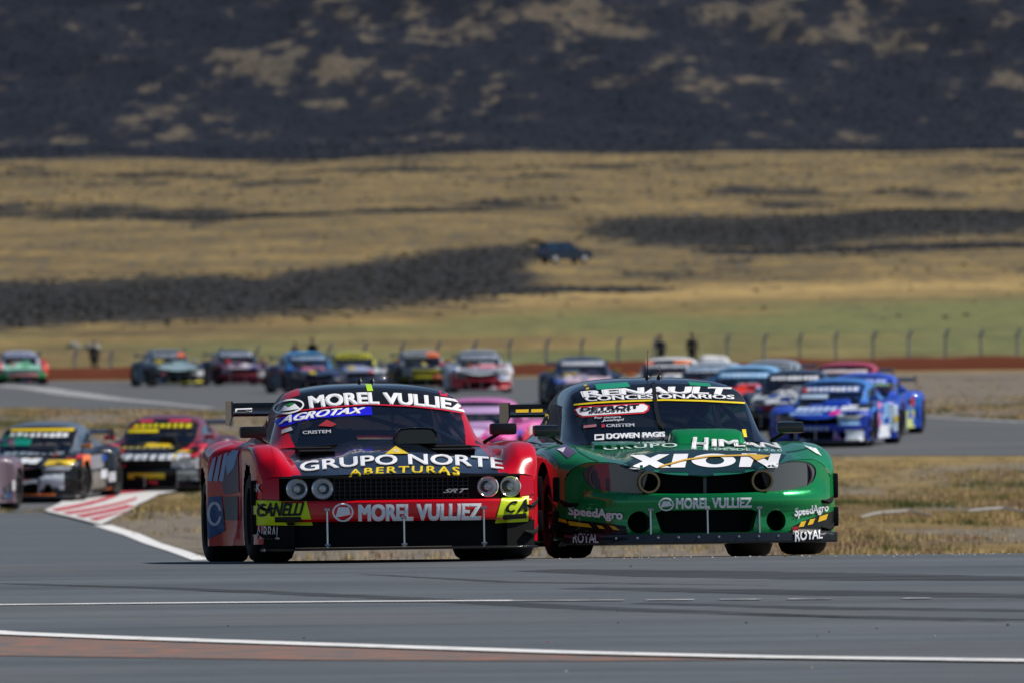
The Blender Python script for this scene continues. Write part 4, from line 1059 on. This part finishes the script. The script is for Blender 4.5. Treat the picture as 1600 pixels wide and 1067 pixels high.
back_car('blue race car with white visor lettering ahead of the right-hand group', 'B', 1275, 211, -12, '1238a8', '1840b0', '3a78c8', '1030a0', '3060b0', 'e8ecf4',
         [(.35, .95, .74, .84, 'd8e0ec'), (.22, .42, .66, .74, 'e8189a'), (.40, .92, .60, .67, 'e8f0f4'), (.45, .92, .46, .57, '88b8e0'), (.62, 1.0, .14, .36, 'e0e8f0'), (.2, .62, .16, .28, '9a6ab0'), (-.62, -.05, .98, 1.06, 'b8d0e8'), (-.62, -.45, 1.11, 1.19, 'e05a58'), (-.1, .12, .49, .54, '98a0b0')],
         [(-.55, .30, .70, .79, 6, 'b8d0f0'), (-.6, .1, .64, .68, 8, '8ab0e8'), (-.5, .3, .36, .42, 7, 'a8b4cc')],
         [(.0, .5, .5, .85, '3a80d0'), (.75, 1.15, .35, .88, 'e07898'), (1.2, 2.2, .4, .85, '8ab4e0'), (.7, 2.2, .15, .4, 'd8dce4'), (2.25, 3.1, .25, .8, 'c8dcec')], '2a58c0')
back_car('blue race car with fluorescent yellow corner behind the other blue car', 'A', 1328, 222, -10, '1a48b8', '2050b8', '2a50c8', 'c8e01c', '2a48c0', 'b8c8f0',
         [(.5, 1.0, .14, .62, 'd0e818'), (-.62, .62, 1.08, 1.10, 'a0d040')], [], [(.40, 2.1, .14, .52, 'd0e818'), (1.3, 2.0, .55, .8, '70a0d8'), (2.2, 3.1, .5, .8, '2a80e0'), (.8, 2.2, .15, .45, 'b8b0a0')], '2060d0')
back_car('dark race car with a red grille badge behind the blue cars', 'A', 1228, 229, -8, '242c40', 'c8ccd4', '28344a', '181c28', '1a1e28', 'e8ecf4',
         [(-.6, .1, .46, .58, 'd02030'), (-.8, .3, .66, .80, 'a8b0b8'), (.6, .95, .6, .8, 'd03848')], [(-.4, .8, .82, .88, 5, 'd0d4dc')], [(.0, .7, .4, .8, '303c58')], 'c83848')
back_car('white and red race car with light blue visor beside the green car', 'B', 1139, 236, -12, 'd8dce4', 'e04038', '78b0e0', 'e8e8ec', '68a8e0', 'c8e0f4',
         [(-.5, .5, .80, .86, 'e83820'), (.5, .95, .66, .82, 'e03038'), (.3, .9, .5, .62, 'd8dce0'), (.6, 1.0, .2, .4, '7a48a0')], [], [(.0, .7, .3, .8, 'a8b0b8'), (.8, 1.2, .5, .8, 'c8b048'), (1.2, 2.4, .2, .7, 'd0d0dc')], 'e04848')
back_car('silver and blue race car with broad white visor above the green roof', 'A', 1090, 252, -11, '8ca8c4', '7898b8', 'a8b8c8', '6888a8', 'c0ccd8', '6a8cb0',
         [(-.3, .5, .70, .84, '58a0e0')], [], [(.0, 2.0, .3, .8, '6a98c8')], '88b0d8')
back_car('white race car with orange roof stripes behind the green roof', 'B', 1030, 266, -8, 'd8d4d0', 'd0d0d0', 'e0e0e0', 'c8c8cc', '384050', 'c8ccd4',
         [(.15, .6, 1.225, 1.29, 'f07818'), (-.6, -.4, 1.2, 1.28, 'e87030')], [], [], 'e87828')
back_car('black race car with silver visor and green bonnet in the right-hand group', 'A', 1186, 258, -10, '28323c', '127050', '8c98a4', '1c2830', '98a4b0', '30404c',
         [(-.4, .5, .70, .86, '128058')], [], [(.0, 2.0, .3, .8, '485868')], '60707c')
back_car('race car with red roof at the back of the right-hand group', 'B', 1302, 241, -10, 'a82840', '9c2038', 'b02840', '882030', '781c2c', 'd8c8cc',
         [(-.6, .6, 1.10, 1.22, '6a2030')], [(-.5, .5, 1.12, 1.19, 8, 'd8d0d4')], [], 'd88898')
back_car('dark navy race car with pale visor left of the green roof', 'A', 918, 283, 3, '1c2a44', '8c88a0', '2c3c58', '242838', '9098a8', 'c8ccd4',
         [(-.6, .7, .66, .80, 'c8b0c0'), (-.6, -.1, .9, 1.0, '485868')], [], [(.0, 2.0, .3, .8, '203858')], 'd0a818')
back_car('white race car with red bumper near the middle of the far straight', 'B', 753, 336, 2, 'c8ccd4', 'b8bcc8', '98a4b4', 'b83040', 'b0b8c4', '68748c',
         [(-.1, .5, .82, .90, 'd84058'), (-.9, .9, .13, .34, 'c83848'), (.6, .95, .4, .62, 'e0e4e8')], [(-.7, .6, .66, .74, 7, '606878')], [], 'd8dce0')
back_car('black race car with yellow nose and orange flash on the far straight', 'A', 668, 362, 6, '20242c', '1c2028', '8c949c', '5a5a1c', '9ca0a4', '40444c',
         [(-.5, .5, .4, .66, 'b8b020'), (.2, .62, 1.1, 1.25, 'f07010')], [], [(.0, .8, .3, .7, '303848')], 'e87818')
back_car('dark race car with yellow visor on the far straight', 'A', 562, 356, 6, '343848', '6a7088', 'b8b42c', '505870', 'b8b42c', '4a4a20',
         [(-.5, .5, .68, .82, '98a0c0'), (.5, .9, .6, .7, 'd8dce4')], [], [(.0, 2.0, .3, .8, 'b0a878')], '606880')
back_car('black race car with light blue roof on the far straight', 'B', 500, 345, 12, '22304c', '30405c', '4898d8', '2c2838', '60708c', '98b4d4',
         [(-.4, .4, .76, .86, 'b06888'), (.3, .8, .5, .7, '3a4870')], [], [(.0, 2.4, .3, .8, '3a4c70')], '384868')
back_car('maroon race car, second from the left on the far straight apart from the edge car', 'A', 384, 392, 11, '402030', '6a4858', '38485c', '8c2c3c', 'b0b8c8', '58647c',
         [(-.5, .6, .64, .78, 'a89cac'), (.5, .95, .3, .5, 'a8a8b0'), (-.8, .9, .13, .2, 'a83040'), (-.5, -.3, .85, .95, 'b03848')], [], [(.0, 2.0, .3, .8, '28303c')], 'b04858')
back_car('black race car with yellow bumper lettering on the far straight', 'B', 281, 389, 13, '222a34', '8098a0', '6c7c8c', '1c2024', 'a8b0b8', '50586a',
         [(-.25, .45, .5, .60, 'd8c01c'), (-.6, -.3, .88, 1.0, 'a89c40'), (.35, .6, 1.1, 1.25, 'e06830'), (-.8, .9, .13, .19, 'a0a030'), (.7, .98, .4, .6, 'b8bcc0'), (-.7, .8, .66, .74, '90a8b0')], [], [(.0, 2.4, .3, .8, '4a6078')], 'c8cccc')
back_car('red and pale green race car at the far left edge', 'A', 37, 409, 6, 'd84838', '98d0b8', 'b0b8d0', '209048', '98a4c0', '687088',
         [(-.6, .6, .34, .44, 'e08890'), (-.7, .8, .46, .62, 'a0d8c0'), (.85, 1.0, .5, .7, 'f04838'), (-.95, -.75, .6, .75, 'e85848')], [], [(.0, .8, .14, .5, '183830')], 'e86858')

# ------------------------------------------------------------------ parked vehicles
def estate(name, label, loc, rz, body, open_gate):
    r = bpy.data.objects.new(name, None); COL.objects.link(r); r.location = loc; r.rotation_euler = (0, 0, rz)
    tag(r, label, 'car')
    P = paint(body, 0, .3, .7)
    def part(n, g, m, p=r, smooth=False): return link(n, mesh_of(n, g[0], g[1], smooth), m, p)
    # x lateral, y length (rear at -2.15), z up
    def shell(prof, w0, w1, z0, z1):
        n = len(prof); ww = [w0 + (w1 - w0) * min(max((z - z0) / (z1 - z0), 0), 1) for _, z in prof]
        V = [(-a, y, z) for a, (y, z) in zip(ww, prof)] + [(a, y, z) for a, (y, z) in zip(ww, prof)]
        return V, [tuple(range(n)), tuple(range(n, 2*n))[::-1]] + [(i, n+i, n+(i+1) % n, (i+1) % n) for i in range(n)]
    lower = [(-2.12, .38), (-2.18, .62), (-2.12, .95), (-.2, 1.0), (.95, .98), (1.9, .86), (2.12, .66), (2.1, .36), (1.68, .30), (1.60, .52), (1.42, .66), (1.22, .66), (1.04, .52), (.96, .28),
             (-.96, .28), (-1.04, .52), (-1.22, .66), (-1.42, .66), (-1.60, .52), (-1.68, .32)]
    part('body', shell(lower, .88, .86, .3, 1.0), P)
    cab = [(-2.05, .96), (-1.92, 1.42), (-1.5, 1.52), (-.2, 1.54), (.25, 1.48), (.95, .98)]
    c = part('cabin', shell(cab, .84, .66, .96, 1.54), M['side_glass'])
    part('roof', shell([(-1.95, 1.43), (-1.5, 1.545), (-.2, 1.565), (.28, 1.48), (.22, 1.46), (-.2, 1.52), (-1.5, 1.50)], .70, .66, 1.4, 1.56), P, r)
    for s in (-1, 1):
        for y in (-.75, .2): part('pillar', tubeg((s*.85, y + .1, .97), (s*.68, y, 1.5), .04), P, r)
        for y in (-1.32, 1.32):
            wv = part('wheel', lathe([(.2, -.1), (.31, -.1), (.33, -.07), (.33, .07), (.31, .1), (.2, .1)], (s*.80, y, .33), (1, 0, 0), 24), M['rubber'], r, True)
            part('rim', lathe([(.22, .09), (.20, .105), (.0, .095)], (s*.80, y, .33), (s, 0, 0), 16), plain('alloy', (.6, .6, .62), .4, .3), wv, True)
        part('tail_light', boxg(s*.72 - .1, s*.72 + .1, -2.2, -2.12, .70, .95, .015), plain('tail_red', (.5, .02, .03), .3), r)
        part('headlight', boxg(s*.66 - .14, s*.66 + .14, 2.05, 2.13, .62, .74, .015), M['bowl'], r)
        part('mirror', boxg(s*.96 - .09, s*.96 + .09, .55, .63, .98, 1.10, .02), P, r)
    part('bumper', boxg(-.84, .84, -2.25, -2.14, .36, .56, .03), M['black'], r)
    part('windshield', shell([(.29, 1.465), (.97, 1.0), (.94, .99), (.26, 1.455)], .80, .66, .98, 1.5), M['glass'], r)
    if open_gate: part('tailgate', prismg([(-1.92, 1.50), (-2.95, 1.78), (-3.0, 1.70), (-2.9, 1.62), (-1.95, 1.44)], -.72, .72), M['black'], r)
    else: part('tailgate', shell([(-2.07, .97), (-2.11, .97), (-1.97, 1.42), (-1.93, 1.42)], .82, .7, .96, 1.42), M['side_glass'], r)
    return r
p = ground_at(882, 412); _e = estate('parked_car', 'dark blue car with raised tailgate parked on the plain', p, math.radians(-62), '16243c', True); _e.scale = (1.1, 1.1, 1.18)
def cover(px0, px1, d, h, label):
    x0, x1 = (px0 - 800) / F * d, (px1 - 800) / F * d; V = []; nx, ny = 24, 9
    for i in range(nx + 1):
        for j in range(ny + 1):
            u, v = i / nx * 2 - 1, j / ny * 2 - 1; e = (1 - abs(u) ** 4) * (1 - abs(v) ** 4)
            x, y = (x0 + x1) / 2 + u * (x1 - x0) / 2, d + v * .45
            V.append((x, y, -1.62 + h * e ** .6 * (.75 + .45 * float(vnoise(x * 3, y * 3, 5))) - (1 - e) * .25))
    Fc = [(i*(ny+1)+j, (i+1)*(ny+1)+j, (i+1)*(ny+1)+j+1, i*(ny+1)+j+1) for i in range(nx) for j in range(ny)]
    tag(link('tarpaulin', mesh_of('tarpaulin', V, Fc), plain('white_sheet', (.7, .7, .74), .7)), label, 'tarpaulin')
cover(1084, 1142, 432.3, .24, 'crumpled white tarpaulin lying on the red earth bank')

# ------------------------------------------------------------------ people behind the bank
def person(px, d, label, cloth, h=1.75, turn=0., armx=.0, drop=0.):
    J = [((0, 0, .93), (.15, .11)), ((0, 0, 1.12), (.145, .10)), ((0, .01, 1.33), (.18, .115)), ((0, .01, 1.46), (.07, .07)), ((0, -.01, 1.56), (.065, .075)), ((0, -.02, 1.66), (.08, .095)), ((0, -.015, 1.73), (.055, .07)),
         ((-.10, 0, .86), .095), ((-.12, -.02, .48), .062), ((-.12, .03, .10), .045), ((-.13, -.12, .04), .04), ((.10, 0, .86), .095), ((.13, .0, .48), .062), ((.14, .05, .10), .045), ((.15, -.10, .04), .04),
         ((-.20, .01, 1.38), .062), ((-.25, .03, 1.12), .048), ((-.22, -.08 - armx, .92 + armx), .036), ((-.21, -.12 - armx, .84 + armx), .034), ((.20, .01, 1.38), .062), ((.25, .03, 1.12), .048), ((.22, -.08, .90), .036), ((.21, -.12, .82), .034)]
    E = [(0, 1), (1, 2), (2, 3), (3, 4), (4, 5), (5, 6), (0, 7), (7, 8), (8, 9), (9, 10), (0, 11), (11, 12), (12, 13), (13, 14), (2, 15), (15, 16), (16, 17), (17, 18), (2, 19), (19, 20), (20, 21), (21, 22)]
    cm = plain('cloth_' + cloth, lin(cloth), .9)
    me = skin_body('body', J, E, 0, cm, 1); me.materials.append(M['skin'])
    for f in me.polygons:
        if f.center.z > 1.49 or (f.center.z < .88 and abs(f.center.x) > .19 and f.center.y < -.06): f.material_index = 1
    r = bpy.data.objects.new('person', None); COL.objects.link(r); x = (px - 800) / F * d
    r.location = (x, d, hz(x, d) + drop); r.rotation_euler = (0, 0, turn); r.scale = (h / 1.92,) * 3
    tag(r, label, 'person', 'spectators behind the bank')
    b = bpy.data.objects.new('body', me); COL.objects.link(b); b.parent = r
    link('hair', mesh_of('hair', *lathe([(.0, .085), (.06, .075), (.09, .03), (.095, -.03)], (0, .005, 1.70), (0, .25, 1), 14)), plain('hair', (.02, .015, .012), .8), r)
person(146, 437, 'person in dark clothes standing behind the bank near the left cars', '12141c', 1.72, .4)
person(1031, 437, 'person in grey-blue clothes behind the bank, left of the pair', '2c3448', 1.70, -.3, .2)
person(1080, 437, 'person in black standing behind the bank beside the white roof', '101420', 1.78, .2)
person(487, 437, 'person in dark clothes above the light blue car roof', '181c28', 1.75, -.5)
person(460, 439, 'shorter person in brown jacket left of the light blue car roof', '3a2c2c', 1.55, .5)

# ------------------------------------------------------------------ fence beyond the bank
fence = bpy.data.objects.new('fence', None); COL.objects.link(fence); fence.location = (0, 446, hz(0, 446))
tag(fence, 'line of concrete posts with bent tops and wires behind the red bank', 'fence')
concrete = plain('concrete', (.30, .33, .37), .9)
pm = {}
xs = np.arange(-27, 30, 1.58)
tops = []
for x in xs:
    hh = 1.12 + .52 * min(max((x + 22) / 40, 0), 1) + random.uniform(-.03, .03)
    d = 446 + random.uniform(-.1, .1); b = Vector((x, d, hz(x, d) - .05))
    lean = random.uniform(-.03, .03)
    pts = [(0, 0, 0), (lean, 0, hh * .78), (lean + .16, 0, hh)]
    g = joing(boxg(-.048, .048, -.045, .045, 0, hh * .8, .01), prismy([(-.075, hh*.79), (.075, hh*.79), (.20, hh), (.09, hh + .02)], -.055, .055))
    o = link('post', mesh_of('post', g[0], g[1], False), concrete, fence); o.location = b - Vector(fence.location); o.rotation_euler = (0, lean, random.uniform(-.2, .2))
    tops.append((o.location.copy(), hh))
wm = plain('fence_wire', (.2, .2, .2), .5, .6)
for f_ in (.35, .6, .78, .97):
    gs = []
    for (a, ha), (b, hb) in zip(tops[:-1], tops[1:]):
        ex = .2 if f_ > .9 else 0
        gs.append(tubeg(a + Vector((ex, -.07, ha * f_)), b + Vector((ex, -.07, hb * f_)), .006, 4))
    link('wire', mesh_of('wire', *joing(*gs)), wm, fence)

# ------------------------------------------------------------------ scrub, grass, stones
def in_poly(x, y, poly):
    c = np.zeros(len(x), bool); n = len(poly)
    for i in range(n):
        (x0, y0), (x1, y1) = poly[i], poly[(i + 1) % n]
        with np.errstate(divide='ignore', invalid='ignore'):
            c ^= ((y0 > y) != (y1 > y)) & (x < (x1 - x0) * (y - y0) / (y1 - y0) + x0)
    return c
def ico(sub, seed):
    bm = bmesh.new(); bmesh.ops.create_icosphere(bm, subdivisions=sub, radius=1); r = random.Random(seed)
    for v in bm.verts: v.co *= r.uniform(.62, 1.25); v.co.z = max(v.co.z, -.25)
    V, Fc = from_bm(bm); return np.array(V), np.array(Fc)
def scatter(name, label, cat, shapes, x, d, size, flat, mat, sink=.1):
    Vs, Fs, Cs, o = [], [], [], 0
    for k in range(len(x)):
        V, Fc = shapes[k % len(shapes)]; a = rng.random() * 6.28; s = size[k]; ca, sa = math.cos(a), math.sin(a)
        W = np.stack([(V[:, 0]*ca - V[:, 1]*sa) * s, (V[:, 0]*sa + V[:, 1]*ca) * s, (V[:, 2] + .25) * s * flat - sink * s], 1)
        W += (x[k], d[k], 0); Vs.append(W); Fs.append(Fc + o); o += len(V); Cs.append(np.full(len(V), rng.random()))
    V = np.concatenate(Vs); Z = H(np.repeat(x, [len(v) for v in Vs]), np.repeat(d, [len(v) for v in Vs])); V[:, 2] += Z
    me = mesh_np(name, V, np.concatenate(Fs), 3); c = np.concatenate(Cs)
    at = me.color_attributes.new('tone', 'FLOAT_COLOR', 'POINT'); at.data.foreach_set('color', np.stack([c, c, c, np.ones_like(c)], -1).astype(np.float32).ravel())
    tag(link(name, me, mat), label, cat, kind='stuff')
def tone_mat(name, stops, rough=.95):
    m, nt, bs = newmat(name); a = nt.nodes.new('ShaderNodeAttribute'); a.attribute_name = 'tone'
    n = noise(nt, 3, 3, .6, coords(nt))
    f = nt.nodes.new('ShaderNodeMath'); f.operation = 'MULTIPLY_ADD'; nt.links.new(n, f.inputs[0]); f.inputs[1].default_value = .3; nt.links.new(a.outputs['Fac'], f.inputs[2])
    nt.links.new(ramp(nt, f.outputs[0], stops), bs.inputs['Base Color']); bs.inputs['Roughness'].default_value = rough; bs.inputs['Specular IOR Level'].default_value = .1
    return m
MSH = tone_mat('dark_scrub_leaf', [(.1, (.018, .019, .020)), (.6, (.032, .032, .032)), (1.2, (.06, .056, .048))])
MSB = tone_mat('hill_scrub_hazed', [(.1, (.007, .011, .021)), (.6, (.014, .019, .032)), (1.2, (.034, .036, .042))])  # leaf tone with blue distance haze and cloud shadow mixed into it
sh = [ico(2, k) for k in range(5)]; sl_ = [ico(1, k) for k in range(6)]
def cand(n, d0, d1, margin):
    d = np.sqrt(rng.random(n) * (d1*d1 - d0*d0) + d0*d0); x = (rng.random(n) * 2 - 1) * .05 * d * margin; return x, d
def clear_of_car(x, d): return ~((np.abs(x - 4.6) < 3.2) & (d > 800) & (d < 910))
x, d = cand(160000, 610, 1420, 1.3); k = (rng.random(len(x)) < shrub_density(x, d) ** 1.2 * .34 + .004) & clear_of_car(x, d)
x, d = x[k], d[k]; scatter('scrub', 'dark low scrub growing in bands across the dry plain', 'scrub', sl_, x, d, rng.uniform(.06, .22, len(x)) * rng.uniform(.6, 1.6, len(x)), .6, MSH)
x, d = cand(60000, 1420, 2560, 1.3); k = rng.random(len(x)) < shrub_density(x, d) * .3 + .02
x, d = x[k], d[k]; scatter('distant_scrub', 'thin dark lines of scrub far out on the plain', 'scrub', sl_, x, d, rng.uniform(.15, .55, len(x)), .6, MSH)
x, d = cand(170000, 2560, 3130, 1.3); k = rng.random(len(x)) < shrub_density(x, d) ** 2 * .16 + .012
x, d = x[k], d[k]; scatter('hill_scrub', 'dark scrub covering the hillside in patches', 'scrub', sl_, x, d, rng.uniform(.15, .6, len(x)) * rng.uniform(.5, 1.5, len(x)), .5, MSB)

POLY1 = [(-60, 20), (60, 20), (60, 74.0), (9, 75.15), (4.6, 75.35), (2.2, 76.5), (-1.0, 79), (-2.2, 83), (-2.3, 92), (-2.9, 112), G(310, 872), G(235, 850), G(165, 823), G(75, 801), (-45, 172), (-60, 110)]
POLY2 = up + lo
def grass(n, d0, d1, hmin, hmax, spread, xr=.05 * 1.35, keep=None):
    d = np.sqrt(rng.random(n) * (d1*d1 - d0*d0) + d0*d0); x = (rng.random(n) * 2 - 1) * xr * d
    ok = ~in_poly(x, d, POLY1) & ~in_poly(x, d, POLY2) & ~in_poly(x, d, KP)
    dens = fbm(x / 2.2, d / 9, 71) + .28 * np.exp(-((d - 172 - .5 * x) / 7) ** 2); ok &= rng.random(n) < np.clip((dens - .42) * 4.0, .05, 1)
    ok &= ~((x < 3.0 + (d - 112) * .01) & (d < 172) & (rng.random(n) > .10))
    if keep is not None: ok &= keep(x, d)
    x, d = x[ok], d[ok]; n = len(x); nb = 7
    z = H(x, d); tone = np.clip(.22 * rng.random(n) + (fbm(x / .9, d / 5, 72) - .5) * 1.9 + .42, 0, 1)
    a = rng.random((n, nb)) * 6.283; rr = rng.random((n, nb)) * spread; hgt = rng.uniform(hmin, hmax, (n, nb)) * (.5 + dens[ok])[:, None]
    bx = x[:, None] + rr*np.cos(a); by = d[:, None] + rr*np.sin(a); b = rng.random((n, nb)) * 6.283; wd = .006 + hgt * .05
    tx = bx + hgt*.5*np.cos(a) * rng.random((n, nb)); ty = by + hgt*.5*np.sin(a)*rng.random((n, nb)); zz = np.repeat(z[:, None], nb, 1)
    V = np.stack([np.stack([bx - wd*np.cos(b), by - wd*np.sin(b), zz - .02], -1), np.stack([bx + wd*np.cos(b), by + wd*np.sin(b), zz - .02], -1), np.stack([tx, ty, zz + hgt], -1)], 2).reshape(-1, 3)
    T = np.repeat(tone, nb * 3)
    return V, T
parts = [grass(70000, 108, 201, .02, .085, .12), grass(36000, 205, 300, .03, .12, .16), grass(16000, 255, 428, .04, .12, .2, keep=lambda x, d: (x < 6) | (rng.random(len(x)) < .22))]
V = np.concatenate([p[0] for p in parts]); T = np.concatenate([p[1] for p in parts])
me = mesh_np('dry_grass', V, np.arange(len(V)).reshape(-1, 3), 3)
at = me.color_attributes.new('tone', 'FLOAT_COLOR', 'POINT'); at.data.foreach_set('color', np.stack([T, T, T, np.ones_like(T)], -1).astype(np.float32).ravel())
MG = tone_mat('dry_grass_blade', [(.15, (.07, .11, .03)), (.36, (.20, .20, .075)), (.5, (.42, .31, .14)), (.8, (.58, .43, .20)), (1.1, (.42, .28, .18))])
tag(link('dry_grass', me, MG), 'short dry straw-coloured grass tufts beside the track', 'grass', kind='stuff')

# gravel thrown onto the crest of the track
pb = [ico(1, 40 + k) for k in range(5)]
n = 900; x = .3 + rng.random(n) ** .8 * 9.5; d = 75.3 - (x > 4.6) * .1 - np.abs(rng.normal(0, .35, n)) + .1
MST = tone_mat('pebble', [(.1, (.03, .028, .026)), (.5, (.16, .145, .125)), (1.1, (.42, .39, .34))])
scatter('gravel', 'fine gravel scattered along the crest of the asphalt', 'gravel', pb, x, d, rng.uniform(.004, .02, n), .8, MST, .0)
for k, (px, row, sz, c, lab) in enumerate([(357, 981, 4.5, 'd', 'dark stone on the asphalt left of the middle, nearer the white line'), (475, 1000, 4.5, 'd', 'dark stone just above the orange strip'), (291, 939, 3.5, 'p', 'pale pebble above the thin white line at left'),
        (857, 1006, 5, 'r', 'small red piece of debris on the asphalt'), (884, 1052, 5, 'p', 'pale pebble below the edge line'), (966, 976, 4, 'd', 'dark pebble below the red car gap at mid asphalt'), (1166, 976, 4.5, 'd', 'dark pebble on the asphalt under the green car'),
        (1296, 990, 4.5, 'd', 'dark pebble right of the green car, nearer the edge line'), (1277, 997, 4, 'd', 'dark chip left of the other pebble near the edge line'), (1574, 980, 7, 'd', 'largest dark stone at the right edge of the asphalt'),
        (1460, 998, 6, 'p', 'pale stone near the right end of the asphalt'), (1370, 985, 4, 'd', 'small dark chip on the right half of the asphalt'), (986, 887, 4.5, 'd', 'dark stone at the crest below the green bumper'),
        (964, 957, 3.5, 'd', 'tiny dark chip on the middle of the asphalt'), (1268, 1046, 4, 'p', 'pale chip below the edge line at right')]):
    p = ground_at(px, row); s = sz / 2 / F * p.y; V_, F_ = pb[k % 5]
    o = link('stone', mesh_of('stone', V_ * s * (1, 1, .75), F_, False), plain('stone_' + c, {'d': (.018, .018, .02), 'p': (.42, .40, .36), 'r': (.42, .05, .05)}[c], .8))
    o.location = p + Vector((0, 0, s * .12 + .012)); tag(o, lab, 'stone', 'stones on the asphalt')
for px, row, sz, lab in ((114, 537, .42, 'pale boulder on the field at left, left of the two'), (142, 539, .45, 'pale boulder on the field at left, right of the two')):
    p = ground_at(px, row + 6); V_, F_ = ico(2, int(px)); o = link('boulder', mesh_of('boulder', V_ * (sz, sz, sz * .7), F_), plain('pale_rock', (.22, .22, .21), .9)); o.location = p; tag(o, lab, 'rock', 'pale boulders')
hm = plain('bleached_hose', (.36, .36, .36), .6)
for pl, lab in (([(1345, 813), (1362, 807), (1390, 804), (1410, 803), (1425, 802), (1440, 807), (1457, 811)], 'bleached white hose lying on the grass beside the green car'),
                ([(1513, 803), (1530, 800), (1550, 799), (1572, 797), (1585, 801), (1605, 805), (1650, 808)], 'bleached white hose running out of the right edge on the grass')):
    P3 = [ground_at(*q) + Vector((0, 0, .05)) for q in pl]
    cu = bpy.data.curves.new('hose', 'CURVE'); cu.dimensions = '3D'; sp = cu.splines.new('NURBS'); sp.points.add(len(P3) - 1); sp.use_endpoint_u = True; sp.order_u = 3
    for i, q in enumerate(P3): sp.points[i].co = (*q, 1)
    cu.bevel_depth = .017; cu.bevel_resolution = 2
    o = bpy.data.objects.new('t', cu); COL.objects.link(o); dg = bpy.context.evaluated_depsgraph_get(); me = bpy.data.meshes.new_from_object(o.evaluated_get(dg)); bpy.data.objects.remove(o)
    tag(link('hose', me, hm), lab, 'hose', 'hoses on the grass')
